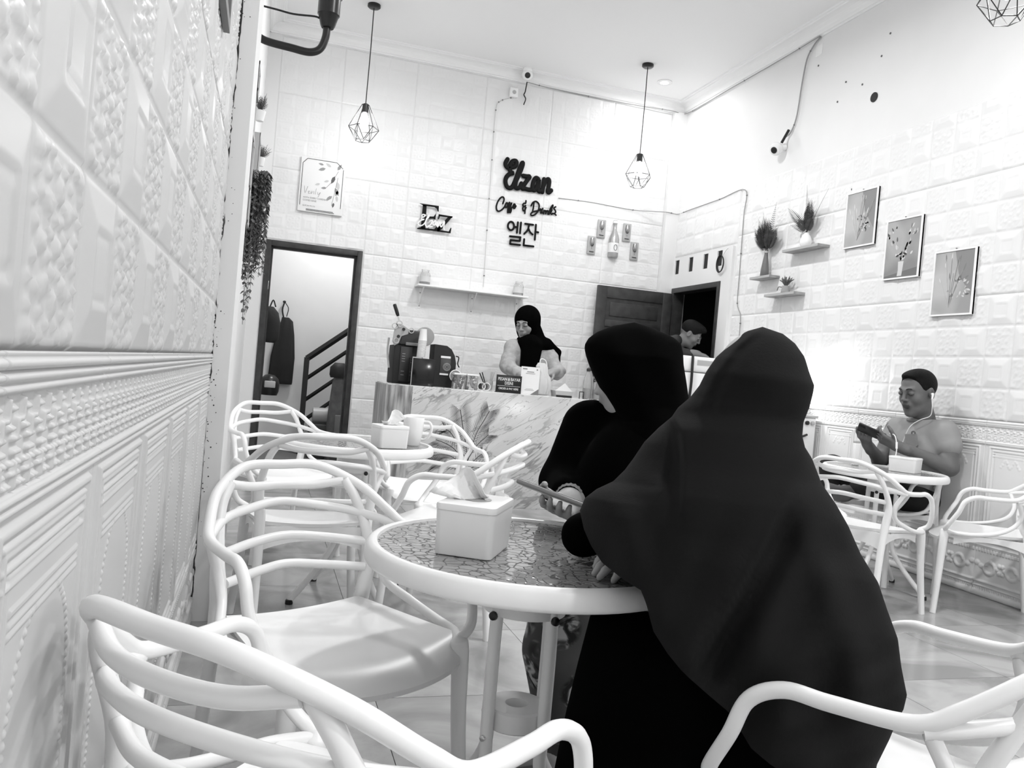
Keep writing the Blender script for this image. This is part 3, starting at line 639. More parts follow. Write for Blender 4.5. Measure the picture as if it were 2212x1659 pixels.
mb = MB().box(XL-.6, 1.9, 9.35, 9.5, 0, 3.2).box(XL-.75, XL-.6, YB+T, 9.5, 0, 3.2).box(1.9, 2.05, YB+T, 9.5, 0, 3.2)
struct('wall_stairwell', mb, M_STAIR)
struct('ceiling_stairwell', MB().box(XL-.75, 2.05, YB+T, 9.5, 3.2, 3.3), M_CEIL)
t = thing('ceiling_lamp', 'round lamp lighting the stairwell behind the open doorway', 'lamp', (.7, 8.6, 3.2), group='round LED ceiling lamps')
MB().lathe([(.1, 0), (.11, -.012), (.1, -.03), (.03, -.04)]).build('diffuser', M_LAMP, t)
ld = bpy.data.lights.new('stair_light', 'AREA'); ld.shape = 'DISK'; ld.size = .2; ld.energy = STAIR_W; link('lamp_light', ld, t, (0, 0, -.05))
# stair railing
t = thing('stair_railing', 'black metal stair railing seen through the open doorway', 'railing', (.432, 9.1, 0))
MB().box(-.028, .028, -.028, .028, 0, 1.06).build('post', M_BLACK, t)
for i, (z0, z1, r) in enumerate(((1.045, 1.78, .034), (.817, 1.55, .021), (.58, 1.315, .021), (.35, 1.085, .021))):
    MB().tube([(0, 0, z0), (.9, 0, z1)], r, 4).build('handrail' if i == 0 else 'rail_bar', M_BLACK, t, smooth=False)
# hanging apron, bag, helmet, sack, bucket
def blob(name, rings, m, parent=None, n=22, ang=60, fold=0, fk=7):
    mb = MB(); V = []
    for i, (cx, cy, cz, a, b) in enumerate(rings):
        for k in range(n):
            q = 2*math.pi*k/n; f = 1+fold*math.sin(fk*q+i*.35)
            V.append((cx+a*f*math.cos(q), cy+b*f*math.sin(q), cz))
    Fc = [(i*n+k, i*n+(k+1) % n, (i+1)*n+(k+1) % n, (i+1)*n+k) for i in range(len(rings)-1) for k in range(n)]
    Fc += [tuple(range(n-1, -1, -1)), tuple((len(rings)-1)*n+k for k in range(n))]
    return mb.add(V, Fc).build(name, m, parent, ang=ang)
M_CLOTHD = mat('dark_cloth', .018, .85, bump=.3, bscale=40)
t = thing('hanging_apron', 'long dark apron hanging from a hook inside the doorway', 'apron', (.15, 9.3, 1.64)); t.scale = (1.2, 1.2, 1.0)
blob('cloth', [(.02, 0, -.90, .10, .035), (.02, 0, -.88, .105, .04), (.025, 0, -.6, .10, .035), (.03, -.005, -.35, .075, .03), (.035, -.005, -.2, .05, .028), (.02, 0, -.16, .03, .02)], M_CLOTHD, t, fold=.12)
MB().tube(cr([(.0, 0, 0), (-.012, -.01, -.08), (.005, 0, -.17)], 4), .008, 6).tube(cr([(.01, 0, 0), (.04, -.01, -.06), (.03, 0, -.15)], 4), .004, 6).build('strap', M_CLOTHD, t)
MB().lathe([(.012, 0), (.015, -.02), (.005, -.03)], (0, .02, .01), 10, 'y').build('hook', M_BLACK, t)
t = thing('backpack', 'black backpack hanging at the left inside the doorway', 'bag', (.03, 8.9, 1.2))
blob('pack_body', [(0, 0, -.02, .05, .06), (0, 0, .02, .085, .08), (0, 0, .2, .09, .085), (-.01, 0, .3, .075, .07), (-.02, 0, .36, .03, .03)], M_CLOTHD, t)
MB().tube(cr([(-.03, 0, .35), (0, 0, .43), (.03, 0, .36)], 4), .008, 6).build('strap', M_CLOTHD, t)
t = thing('motorcycle_helmet', 'black helmet with pale visor on the hook below the backpack', 'helmet', (.06, 8.85, .72))
MB().lathe([(.0005, .13), (.05, .12), (.09, .08), (.105, .02), (.1, -.05), (.085, -.09), (.0005, -.09)], n=24).build('shell', M_BLACK, t)
MB().box(-.05, .06, -.112, -.09, -.01, .06, .008).build('visor', M_LGREY, t)
t = thing('upright_bag', 'tall grey upright bag with a black lid leaning by the doorway', 'bag', (.765, 8.72, 0))
blob('bag_body', [(0, 0, 0, .085, .08), (0, 0, .05, .095, .09), (0, 0, .5, .09, .085), (.0, 0, .82, .07, .07), (0, 0, .88, .055, .06)], mat('grey_cloth', .13, .8, noise=.3, nscale=12), t, fold=.05, fk=5)
blob('lid', [(-.01, 0, .87, .085, .08), (-.012, 0, .90, .095, .085), (-.015, 0, .98, .09, .08), (-.01, 0, 1.03, .05, .045)], M_BLACKM, t)
MB().box(-.02, .08, -.11, -.085, .2, .48, .006).build('side_pocket', mat('pocket_cloth', .20, .8), t)
tag(MB().box(.5, .70, 8.75, 9.0, 0, .36, .01).build('storage_box', mat('storage_box', .06, .6)), 'dark storage box on the stairwell floor', 'box')
t = thing('bucket', 'pale plastic bucket lying on the dark storage box', 'bucket', (.62, 8.87, .36))
MB().lathe([(.08, -.09), (.085, .10), (.095, .10), (.095, .115), (.075, .115)], (0, 0, .09), 26, 'x').build('pail', M_LGREY, t)
MB().lathe([(.097, .098), (.099, .12), (.09, .122)], (0, 0, .09), 26, 'x').build('pail_rim', M_WHITE, t)

# right doorway
f2 = struct('door_2', MB().box(XR-.012, XR+.12, 6.868, 6.915, 0, 2.139, .004), M_DARK)
MB().box(XR-.012, XR+.12, 6.915, 7.83, 2.085, 2.139, .004).build('head', M_DARK, f2)
MB().box(XR-.012, XR+.12, 7.785, 7.832, 0, 2.085, .004).build('jamb', M_DARK, f2)
lf = thing('door_leaf', 'dark panelled wooden door leaf standing open against the back wall', 'door', (4.085, 7.77, 0), math.radians(178.5))
m = MB(); cols = [(0, .1), (.78, .855)]
m.box(0, .105, -.02, .02, .01, 2.075, .003).box(.745, .85, -.02, .02, .01, 2.075, .003)
rows = [(.01, .2), (.62, .72), (1.10, 1.2), (1.655, 1.725), (1.955, 2.075)]
for a, b in rows: m.box(.105, .745, -.02, .02, a, b, .002)
m.build('stile_frame', M_DARK, lf)
for (a0, b0), (a1, b1) in zip(rows[:-1], rows[1:]):
    MB().box(.103, .747, -.006, .006, b0-.005, a1+.005).box(.15, .70, -.013, .013, b0+.04, a1-.04, .006).build('panel', M_DARK, lf)
MB().lathe([(.022, 0), (.022, .01), (.01, .012), (.01, .05), (.024, .055), (.024, .075), (.008, .08)], (.80, .02, 1.02), 16, 'y').build('knob', M_CHROME, lf)
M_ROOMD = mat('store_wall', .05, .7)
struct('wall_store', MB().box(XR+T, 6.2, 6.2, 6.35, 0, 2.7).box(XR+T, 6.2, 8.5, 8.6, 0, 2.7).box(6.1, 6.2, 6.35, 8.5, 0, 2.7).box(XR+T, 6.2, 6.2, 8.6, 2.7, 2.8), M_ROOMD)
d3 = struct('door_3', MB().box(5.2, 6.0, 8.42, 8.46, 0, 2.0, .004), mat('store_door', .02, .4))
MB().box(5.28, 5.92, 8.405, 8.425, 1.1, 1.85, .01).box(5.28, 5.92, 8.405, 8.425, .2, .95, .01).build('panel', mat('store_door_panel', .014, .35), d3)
for v in vs:
    o = MB().box(XR+.012, XR+.02, v-.046, v+.046, 2.285, 2.445).build('vent_shade_plate', M_INK, wr)  # black plate set inside each opening, painting in its unlit depth
# conduit, cable runs and coil
M_CABLE = mat('grey_cable', .32, .5); M_CABLEW = mat('white_cable', .6, .5)
def cable(pts, r, m, label, clips=0, smooth=6):
    P = cr(pts, smooth); t = thing('cable', label, 'cable', pts[0]); o = Vector(pts[0])
    MB().tube([p-o for p in P], r, 6).build('wire', m, t)
    for k in range(clips):
        p = P[int((k+.5)*len(P)/clips)]-o; MB().box(p.x-.006, p.x+.006, p.y-.006, p.y+.006, p.z-.006, p.z+.006, .002).build('clip', M_GREY, t)
    return t
yb = YB-.016; xr = XR-.016
cable([(2.75, yb, 2.925), (3.1, yb, 2.935), (3.6, yb, 2.925), (3.96, yb-.05, 2.945), (4.1, yb-.06, 2.94), (xr, 7.6, 2.945), (xr, 7.0, 2.95), (xr, 6.56, 2.955), (xr, 6.545, 2.7), (xr, 6.53, 2.2), (xr, 6.52, 1.9), (xr, 6.45, 1.78), (xr, 6.44, 1.55)], .004, M_CABLE, 'thin grey cable clipped around the far corner and down the right wall', 9)
cable([(2.17, yb, 3.86), (2.05, yb, 3.80), (2.005, yb, 3.70), (2.01, yb, 3.2), (2.02, yb, 2.6), (2.035, yb, 1.92)], .003, M_CABLEW, 'thin pale cable running down the back wall beside the lettering', 9)
cable([(2.28, yb-.1, 4.0), (2.6, yb-.01, 4.02), (3.2, yb-.01, 4.015), (3.9, yb-.06, 4.02), (xr-.01, 7.8, 4.02), (xr-.01, 7.0, 4.02), (xr-.01, 6.2, 4.02), (xr-.01, 5.64, 4.03)], .0045, M_CABLE, 'grey cable following the cornice from camera to camera', 6)
cable([(xr, 5.64, 4.03), (xr, 5.72, 3.99), (xr, 5.80, 3.9), (xr, 5.84, 3.7), (xr, 5.87, 3.45), (xr, 5.93, 3.33), (xr-.02, 5.97, 3.29)], .006, M_CABLE, 'grey cable hanging down to the wall camera', 2)
struct('trim_6', MB().box(xr-.01, XR, 6.66, 6.685, 0, 2.45), M_WALL)
t = thing('cable_coil', 'coil of black cable hung beside the vent slots', 'cable', (xr, 6.86, 2.33))
m = MB()
for k in range(4):
    P = [(-.006-.004*k, (.052+.003*k)*math.cos(a), (.075+.003*k)*math.sin(a)-.03) for a in [2*math.pi*i/24 for i in range(24)]]
    m.tube(P, .004, 6, closed=True)
m.build('coil', M_BLACKM, t); MB().tube(cr([(0, -.01, .045), (0, -.06, .09), (0, -.1, .11)], 4), .003, 6).build('tail', M_CABLEW, t)
# hole and plug marks in the upper right wall
t = thing('wall_hole', 'round black hole drilled in the upper right wall', 'hole', (XR-.002, 4.968, 3.33))
MB().lathe([(.036, .0), (.036, .004), (.0005, .004)], n=20, axis='x').xf(Matrix.Rotation(math.pi, 4, 'Z')).build('opening', M_INK, t)
for i, (y, z) in enumerate(((5.66, 3.80), (5.30, 3.55), (5.11, 3.47), (4.93, 3.62), (5.38, 3.42), (4.62, 2.80), (5.12, 2.68), (4.86, 3.76))):
    o = MB().lathe([(.008, 0), (.008, .003), (.0005, .004)], n=8, axis='x').xf(Matrix.Rotation(math.pi, 4, 'Z')).build('wall_plug', mat('plug', .12, .7)); o.location = (XR-.001, y, z)
    tag(o, ('tiny plug mark nearest the hanging camera cable', 'tiny plug mark midway between the camera cable and the black hole', 'tiny plug mark just left of the black hole', 'tiny plug mark above and right of the black hole', 'tiny plug mark lowest beside the camera cable', 'tiny plug mark between the first and second picture', 'tiny plug mark just above the leftmost picture', 'tiny plug mark highest on the right wall')[i], 'wall plug', 'plug marks on the right wall')
# outlets and cameras
def socket(loc, rz, label, m=M_WHITE):
    t = thing('power_outlet', label, 'outlet', loc, rz)
    MB().box(-.042, .042, -.045, 0, -.045, .045, .006).build('box', m, t)
    MB().lathe([(.02, -.0455), (.02, -.048), (.012, -.048)], n=18, axis='y').build('socket_face', M_LGREY, t); return t
socket((2.17, YB-.01, 3.90), 0, 'small white power outlet on the back wall below the camera')
socket((XR-.005, 5.67, 3.93), math.radians(90), 'white power outlet box below the right cornice')
def cctv(loc, aim, label):
    t = thing('security_camera', label, 'camera', loc)
    d = Vector(aim).normalized(); q = d.to_track_quat('Z', 'Y').to_matrix().to_4x4()
    MB().lathe([(.0005, -.055), (.04, -.05), (.055, -.02), (.055, .01), (.045, .03), (.04, .032)], n=24).xf(q).build('housing', M_WHITE, t)
    MB().lathe([(.028, .028), (.028, .036), (.018, .04), (.0005, .04)], n=20).xf(q).build('lens', M_BLACK, t); return t
c1 = cctv((2.265, 7.76, 4.06), (-.15, -.9, -.35), 'white security camera with black lens under the back cornice')
MB().lathe([(.045, .07), (.05, .05), (.04, .03)], n=20).build('mount', M_WHITE, c1)
cable([(2.275, 7.78, 4.0), (2.285, 7.85, 3.93), (2.28, 7.87, 3.90), (2.30, 7.865, 3.86), (2.285, 7.865, 3.80)], .006, M_BLACKM, 'short black cable dangling under the back wall camera')
c2 = cctv((4.03, 6.02, 3.19), (-.75, -.35, -.5), 'white security camera pointing down on the right wall')
MB().tube([(.02, 0, .01), (.085, -.01, .03)], .03, 16).build('mount', M_WHITE, c2)
MB().tube(cr([(.07, -.06, .16), (.045, -.05, .10), (.03, -.03, .05)], 4), .012, 8).build('connector', M_BLACKM, c2)

# ---------------------------------------------------------------- lettering on the back wall
def strokes(L, y, r, depth, m, name, parent, k=5, poly=False):
    for st in L:
        P = [(a, y, z) for a, z in st]
        if len(P) > 2 and not poly: P = cr(P, k)
        mb = MB().tube(P, r, 10)
        mb.v = [(v[0], y+(v[1]-y)*depth, v[2]) for v in mb.v]
        # round ends
        for e in (P[0], P[-1]):
            mb.lathe([(.0005, r*depth), (r*.7, r*depth*.7), (r, 0), (r*.7, -r*depth*.7), (.0005, -r*depth)], (e[0], y, e[2]), 10, 'y', caps=False)
        for i, q in enumerate(mb.v): mb.v[i] = (q[0]-parent.location.x, q[1]-parent.location.y, q[2]-parent.location.z)
        mb.build(name, m, parent)
M_SIGN = mat('sign_black', .003, .6, spec=.2)
t = thing('wall_lettering', 'large black script lettering reading Elzan on the back wall', 'sign', (2.4, YB, 3.08)); strokes(ELZAN, 7.87, .0232, .5, M_SIGN, 'letter_stroke', t)
t = thing('wall_lettering', 'thin black script lettering reading Coffe & Drinks', 'sign', (2.42, YB, 2.8)); strokes(COFFE, 7.875, .0085, .7, M_SIGN, 'letter_stroke', t)
t = thing('wall_lettering', 'black Korean lettering of two syllables under the script', 'sign', (2.4, YB, 2.5)); strokes(HANGUL, 7.875, .0102, .7, M_SIGN, 'letter_stroke', t, poly=False)
t = thing('monogram_sign', 'black EZ monogram with a white script name across it', 'sign', (1.48, YB, 2.53))
for P in EZP:
    MB().prism([(a-1.48, z-2.53) for a, z in P], (0, -.035, 0), (1,0,0), (0,0,1), .012).build('letter_piece', M_SIGN, t, smooth=False)
strokes(EZS, 7.85, .0062, .6, M_WHITE, 'script_stroke', t)
# quote board
t = thing('quote_board', 'white quote board with a chamfered black line and printed leaves', 'sign', (.378, YB, 2.68))
MB().box(-.207, .207, -.04, -.012, -.255, .255, .004).build('board', M_PAPER, t)
fp = [(-.165, .235), (.12, .235), (.185, .185), (.185, -.2)]
m = MB(); e = -.0415
for a, b in (((-.19, .195), (-.15, .24)), ((-.15, .24), (.12, .24)), ((.12, .24), (.18, .19)), ((.185, .18), (.185, -.19)), ((-.19, .195), (-.19, -.2)), ((-.13, -.242), (.13, -.242)), ((-.13, -.232), (.12, -.232))): m.tube([(a[0], e, a[1]), (b[0], e, b[1])], .0025, 4)
m.build('border_line', mat('thin_ink', .05, .6), t)
rnd = random.Random(4); ML = [mat('leaf_print_a', .30, .7), mat('leaf_print_b', .55, .7), mat('leaf_print_c', .12, .7)]
for (lx, lz, ang, L) in ((.02, .17, 200, .07), (.07, .19, 150, .06), (.13, .17, 60, .07), (.11, .11, 250, .08), (.14, .06, 280, .08), (.06, .06, 200, .05), (.12, .0, 300, .08), (.15, -.02, 250, .06), (.04, -.01, 190, .05), (.10, -.08, 220, .07), (.14, -.07, 280, .06), (.12, -.14, 260, .05), (-.02, .02, 200, .05), (.0, .2, 170, .05)):
    a = math.radians(ang); P = [(lx+L*s*math.cos(a)-w_*math.sin(a)*L, lz+L*s*math.sin(a)+w_*math.cos(a)*L) for s, w_ in ((0, 0), (.3, .2), (.65, .18), (1, 0), (.65, -.18), (.3, -.2))]
    MB().prism(P, (0, -.0405, 0), (1,0,0), (0,0,1), .0008).build('leaf_print', rnd.choice(ML), t, smooth=False)
MB().tube(cr([(.03, e, -.02), (.09, e, .06), (.14, e, .16)], 4), .0015, 4).tube(cr([(.14, e, .1), (.12, e, -.05), (.10, e, -.17)], 4), .0015, 4).build('stem_print', ML[2], t)
vy = [[(-.16, -.02), (-.15, -.085), (-.13, -.02)], [(-.125, -.07), (-.11, -.06), (-.12, -.085), (-.10, -.08)], [(-.095, -.06), (-.093, -.085), (-.08, -.06)], [(-.07, -.06), (-.07, -.085)], [(-.05, -.03), (-.055, -.085)], [(-.035, -.06), (-.03, -.085), (-.01, -.06), (-.03, -.11)]]
m = MB()
for st in vy: m.tube(cr([(a, e, b) for a, b in st], 3), .002, 4)
m.build('script_print', mat('pale_ink', .45, .7), t)
gi = mat('grey_ink', .30, .7)
text_obj('WITH EVERY HARDSHIP', .022, gi, t, (-.165, -.0412, -.125), align='LEFT'); text_obj('COMES EASE', .022, gi, t, (-.165, -.0412, -.15), align='LEFT'); text_obj("QUR'AN 94: 5-6", .017, gi, t, (-.165, -.0412, -.2), align='LEFT')
# wine plaques
def glass_plaque(x, z, label):
    t = thing('glass_plaque', label, 'wall decor', (x, YB, z), 0, 'wine glass plaques round the bottle')
    MB().box(-.045, .045, -.03, -.012, -.095, .095, .004).build('plate', mat('plaque_grey', .42, .4), t)
    MB().lathe([(.0005, .055), (.02, .055), (.026, .02), (.026, 0), (.018, -.025), (.004, -.035), (.0035, -.06), (.0005, -.06)], (0, -.032, .02), 16).build('bowl', mat('pewter', .35, .2, metal=.8), t)
    MB().box(-.024, .024, -.038, -.03, -.072, -.066).build('foot', M_BLACKM, t)
glass_plaque(3.255, 2.675, 'wine glass plaque at the upper left of the bottle'); glass_plaque(3.16, 2.49, 'wine glass plaque lowest on the left of the bottle')
glass_plaque(3.548, 2.675, 'wine glass plaque at the upper right of the bottle'); glass_plaque(3.652, 2.49, 'wine glass plaque lowest on the right of the bottle')
t = thing('bottle_plaque', 'flat pale wine bottle plaque between four glass plaques', 'wall decor', (3.405, YB, 2.39))
MB().lathe([(.0005, 0), (.05, 0), (.055, .01), (.055, .19), (.045, .23), (.022, .29), (.018, .31), (.018, .36), (.022, .365), (.022, .39), (.0005, .392)], (0, -.03, 0), 24).build('bottle', mat('pewter_pale', .45, .25, metal=.5), t)
MB().lathe([(.0562, .05), (.0562, .15)], (0, -.03, 0), 24, caps=False).build('bottle_label', M_PAPER, t)
MB().lathe([(.0235, .36), (.0235, .385)], (0, -.03, 0), 18, caps=False).build('neck_band', M_WHITE, t)
m = MB(); m.tube([(.018*math.cos(a), -.0875, .10+.03*math.sin(a)) for a in [2*math.pi*k/20 for k in range(20)]], .003, 6, closed=True); m.build('label_ring', M_GREY, t)
# long shelf with brackets and jars
t = thing('wall_shelf', 'long white wall shelf on three brackets above the counter', 'shelf', (1.9, YB, 1.85))
MB().box(-.56, .56, -.215, -.008, -.009, .009, .002).build('board', M_WHITE, t)
for x in (-.5, .03, .5):
    b = MB().box(x-.012, x+.012, -.013, -.004, -.21, -.01).tube([(x, -.012, -.18), (x, -.19, -.014)], .007, 8).build('bracket', M_WHITE, t)
    for z in (-.06, -.19): MB().lathe([(.006, -.0135), (.005, -.017)], (x, 0, z), 10, 'y').build('screw', M_GREY, b)
def jar(x, label, fill, fm):
    t = thing('glass_jar', label, 'jar', (x, YB-.1, 1.86))
    MB().lathe([(.0005, 0), (.048, 0), (.052, .006), (.052, .10), (.045, .118), (.036, .124), (.036, .142), (.039, .143), (.039, .150), (.034, .15), (.034, .122), (.048, .10), (.049, .008), (.0005, .006)], n=28).build('jar_glass', mat('jar_glass', .93, .05, trans=.85), t)
    MB().lathe([(.0005, .007), (.046, .007), (.0465, fill), (.0005, fill+.006)], n=24).build('contents', fm, t)
    MB().lathe([(.0525, .03), (.0525, .085)], n=28, caps=False).build('jar_label', mat('jar_label', .62, .6), t)
jar(1.42, 'small glass jar with dark contents on the left end of the wall shelf', .05, M_GREY); jar(2.38, 'small glass jar with pale contents near the right end of the wall shelf', .06, M_LGREY)

# ---------------------------------------------------------------- right wall shelves, plants, pictures
M_SHELFW = mat('shelf_wood', .33, .5, noise=.25, nscale=16)
def small_shelf(y0, y1, z, label, d=.1):
    t = thing('wall_shelf', label, 'shelf', (XR-.006, (y0+y1)/2, z), group='small wooden shelves on the right wall'); h = (y1-y0)/2
    MB().box(-d, 0, -h, h, -.022, 0, .002).build('board', M_SHELFW, t)
    MB().box(-d-.0015, -d, -h, h, -.021, -.001).build('edge_band', mat('edge_band', .42, .5), t)
small_shelf(5.31, 5.76, 2.285, 'longest small wooden shelf holding the white vase', .11); small_shelf(5.91, 6.20, 2.098, 'small wooden shelf holding the grey bottle vase', .11); small_shelf(5.555, 5.96, 1.93, 'lowest small wooden shelf holding the little pot', .11)
M_LEAF = mat('leaf_dark', .06, .6, noise=.4, nscale=30); M_LEAF2 = mat('leaf_mid', .11, .6, noise=.4, nscale=30)
def frond(mb, base, tip, L, nb, blade, droop=.1, roll=0):
    nb = int(nb*1.25)
    base = Vector(base); tip = Vector(tip); d = tip-base; P = [base+d*(k/8)+Vector((0,0,-droop*d.length*(k/8)**2)) for k in range(9)]
    mb.tube(P, [.0022*(1-.7*k/8) for k in range(9)], 4)
    side = d.cross(Vector((math.sin(roll), math.cos(roll), .3))).normalized()
    for k in range(nb):
        s = .15+.85*k/nb; p = base+d*s+Vector((0,0,-droop*d.length*s*s)); w_ = blade*math.sin(math.pi*min(1, .15+s*.85))
        for sg in (1, -1):
            dirn = (side*sg+d.normalized()*.5).normalized(); q = p+dirn*w_; nrm = dirn.cross(d).normalized()*.18*w_; wd = d.normalized()*.15*w_
            mb.add([p, p+dirn*w_*.45+wd, q, p+dirn*w_*.45-wd, p+dirn*w_*.45+nrm*.3], [(0, 1, 4), (1, 2, 4), (2, 3, 4), (3, 0, 4)])
def spray(loc, label, fr, mleaf):
    t = thing('artificial_fern', label, 'plant', loc)
    for (tip, nb, bl) in fr:
        mb = MB(); frond(mb, (0, 0, 0), tip, 0, nb, bl, .08, random.random()*6); mb.build('frond', mleaf, t, ang=30)
    return t
t = thing('vase', 'tall grey bottle vase on the small right wall shelf', 'vase', (XR-.065, 6.06, 2.098))
MB().lathe([(.0005, 0), (.034, 0), (.037, .005), (.034, .06), (.022, .15), (.014, .2), (.014, .225), (.017, .232), (.011, .232), (.010, .2), (.0005, .19)], n=28).build('body', mat('vase_grey', .14, .35), t)
MB().lathe([(.0165, .205), (.017, .213), (.0165, .22)], n=20, caps=False).build('twine', M_LGREY, t)
rnd = random.Random(11)
spray((XR-.065, 6.06, 2.315), 'dark fern sprays in the tall grey bottle vase', [((rnd.uniform(-.1, .03), -.20+.40*k/13, rnd.uniform(.22, .38)*(1-.35*abs(k/6.5-1))), 16, rnd.uniform(.045, .06)) for k in range(14)]+[((-.03, -.13, .44), 16, .025)]+[((rnd.uniform(-.1, .03), rnd.uniform(-.12, .12), rnd.uniform(.14, .32)), 16, .05) for k in range(8)], M_LEAF)
t = thing('vase', 'round white vase on the longest right wall shelf', 'vase', (XR-.065, 5.53, 2.286))
MB().lathe([(.0005, 0), (.032, 0), (.045, .02), (.046, .05), (.035, .085), (.02, .105), (.021, .115), (.015, .115), (.0005, .09)], n=28).build('body', M_WHITE, t)
MB().tube(cr([(-.02, .03, .06), (-.035, .02, .1), (-.01, 0, .13), (.0, .01, .16)], 4), .005, 6).build('twine', M_LGREY, t)
spray((XR-.065, 5.53, 2.40), 'dark eucalyptus and fern sprays in the round white vase', [((rnd.uniform(-.06, .02), rnd.uniform(-.12, .14), rnd.uniform(.10, .30)), 15, rnd.uniform(.035, .05)) for k in range(12)]+[((-.02, .02, .42), 22, .018), ((-.03, .24, .27), 14, .045), ((-.02, -.25, .34), 24, .016), ((-.04, .17, .1), 10, .035), ((0, -.1, .2), 12, .03)], M_LEAF)
t = thing('plant_pot', 'little grey pot with twine on the lowest right wall shelf', 'pot', (XR-.065, 5.74, 1.931))
MB().lathe([(.0005, 0), (.032, 0), (.037, .006), (.03, .05), (.027, .06), (.0005, .055)], n=20).build('body', mat('pot_grey', .3, .7), t)
MB().tube(cr([(-.02, .03, .05), (-.02, .07, .055), (-.01, .1, .03)], 4), .004, 6).build('twine', M_GREY, t)
t = thing('succulent', 'spiky grey succulent in the little pot', 'plant', (XR-.065, 5.74, 1.985))
for k in range(16):
    a = k*2.4; r = .03+.05*(k/16); m = MB(); m.tube(cr([(0, 0, 0), (-.4*r*math.cos(a), .6*r*math.sin(a), .04), (-.8*r*math.cos(a)*.7, 1.3*r*math.sin(a), .09-.04*(k/16))], 3), [.006]*3+[.005]*3+[.001], 6); m.build('leaf', M_LEAF2, t)
# pictures
def picture(yc, zc, label, seed, vase):
    w_, h_ = .325, .42; t = thing('picture_frame', label, 'picture', (XR-.004, yc, zc), group='framed dried flower pictures')
    # local axes: -x out of wall; y grows to the left of the picture
    MB().box(-.02, -.004, -w_/2, w_/2, -h_/2, h_/2, .002).build('backing', M_GREY, t)
    b = .011; m = MB().box(-.026, -.002, -w_/2, -w_/2+b, -h_/2, h_/2).box(-.026, -.002, w_/2-b, w_/2, -h_/2, h_/2).box(-.026, -.002, -w_/2+b, w_/2-b, -h_/2, -h_/2+b).box(-.026, -.002, -w_/2+b, w_/2-b, h_/2-b, h_/2)
    m.build('frame', M_WHITE, t, smooth=False)
    pm = mat('photo_print_%d' % vase, .32, .45)
    if not pm.node_tree.nodes.get('Gradient Texture'):
        nd, lk, bs = nodes_of(pm); tc = nd.new('ShaderNodeTexCoord'); mp = nd.new('ShaderNodeMapping'); mp.inputs['Rotation'].default_value = (math.radians(30 if not vase else -20), 0, 0); mp.inputs['Scale'].default_value = (1, 2.4, 2.4); mp.inputs['Location'].default_value = (0, .45, .3)
        g = nd.new('ShaderNodeTexNoise'); g.name = 'Gradient Texture'; g.inputs['Scale'].default_value = 1.3; g.inputs['Detail'].default_value = 1
        r = nd.new('ShaderNodeValToRGB'); r.color_ramp.elements[0].position = .4; r.color_ramp.elements[1].position = .62
        c0, c1 = ((.33, .50) if not vase else (.24, .40)); r.color_ramp.elements[0].color = (c0, c0, c0, 1); r.color_ramp.elements[1].color = (c1, c1, c1, 1)
        lk.new(tc.outputs['Object'], mp.inputs[0]); lk.new(mp.outputs[0], g.inputs['Vector']); lk.new(g.outputs['Fac'], r.inputs[0]); lk.new(r.outputs[0], bs.inputs['Base Color'])
    MB().box(-.0212, -.0195, -w_/2+b, w_/2-b, -h_/2+b, h_/2-b).build('print', pm, t, smooth=False)
    rn = random.Random(seed); cols = [mat('print_a', .62, .5), mat('print_b', .5, .5), mat('print_c', .2, .5), mat('print_d', .12, .5)]
    ox, oz = (-.0218, -.13 if not vase else -.09); x0 = -.0218
    def pet(y, z, a, L, wd, mm): 
        P = [(y+L*s*math.cos(a)-q*math.sin(a), z+L*s*math.sin(a)+q*math.cos(a)) for s, q in ((0, 0), (.35, wd), (.75, wd*.8), (1, 0), (.7, -wd*.8), (.3, -wd))]
        MB().prism(P, (x0, 0, 0), (0, -1, 0), (0, 0, 1), -.0005).build('petal_print', mm, t, smooth=False)
    if vase:
        MB().prism([(-.03, -.19), (.012, -.19), (.016, -.15), (.022, -.09), (-.028, -.09), (-.024, -.15)], (x0, 0, 0), (0, -1, 0), (0, 0, 1), -.0005).build('vase_print', cols[0], t, smooth=False)
        MB().prism([(-.15, -.198), (.15, -.198), (.15, -.14), (-.15, -.185)], (x0+.0003, 0, 0), (0, -1, 0), (0, 0, 1), -.0004).build('ledge_print', mat('print_e', .16, .5), t, smooth=False)
        for k in range(34):
            s = k/34; sg = 1 if k % 2 else -1; a = math.radians(90-sg*rn.uniform(15, 40)); r = rn.uniform(.05, .22)
            pet(r*math.cos(a)*1.1-.003, -.07+r*math.sin(a), a+rn.uniform(-.6, .6), rn.uniform(.02, .05), rn.uniform(.004, .009), cols[rn.choice((0, 0, 1, 1, 3))])
        for k in range(18): a = rn.uniform(.2, 3); r = rn.uniform(.0, .08); pet(r*math.cos(a), -.06+r*.6*math.sin(a), rn.uniform(0, 6.2), .03, .008, cols[rn.choice((0, 0, 3))])
    else:
        MB().prism([(-.0, .2), (.15, .2), (.15, -.1), (.04, .05)], (x0+.0003, 0, 0), (0, -1, 0), (0, 0, 1), -.0004).build('shade_print', mat('print_f', .24, .5), t, smooth=False)
        for k in range(11):
            a = math.radians(rn.uniform(55, 115)); L = rn.uniform(.18, .33); m = MB(); m.tube([(x0-.0004, .02, -.16), (x0-.0004, .02-L*math.cos(a), -.16+L*math.sin(a))], .0012, 4); m.build('stem_print', cols[rn.choice((0, 1, 2))], t)
            pet(-.02+L*math.cos(a), -.16+L*math.sin(a)-.02, a, rn.uniform(.03, .06), .005, cols[rn.choice((0, 0, 1, 2))])
        for k in range(30): pet(rn.uniform(-.03, .11), rn.uniform(-.10, .02), rn.uniform(0, 6.2), rn.uniform(.015, .035), .006, cols[rn.choice((0, 0, 1, 2, 3))])
    MB().lathe([(.004, -.012), (.004, -.02)], (0, 0, h_/2+.006), 8, 'x').build('nail', M_GREY, t)
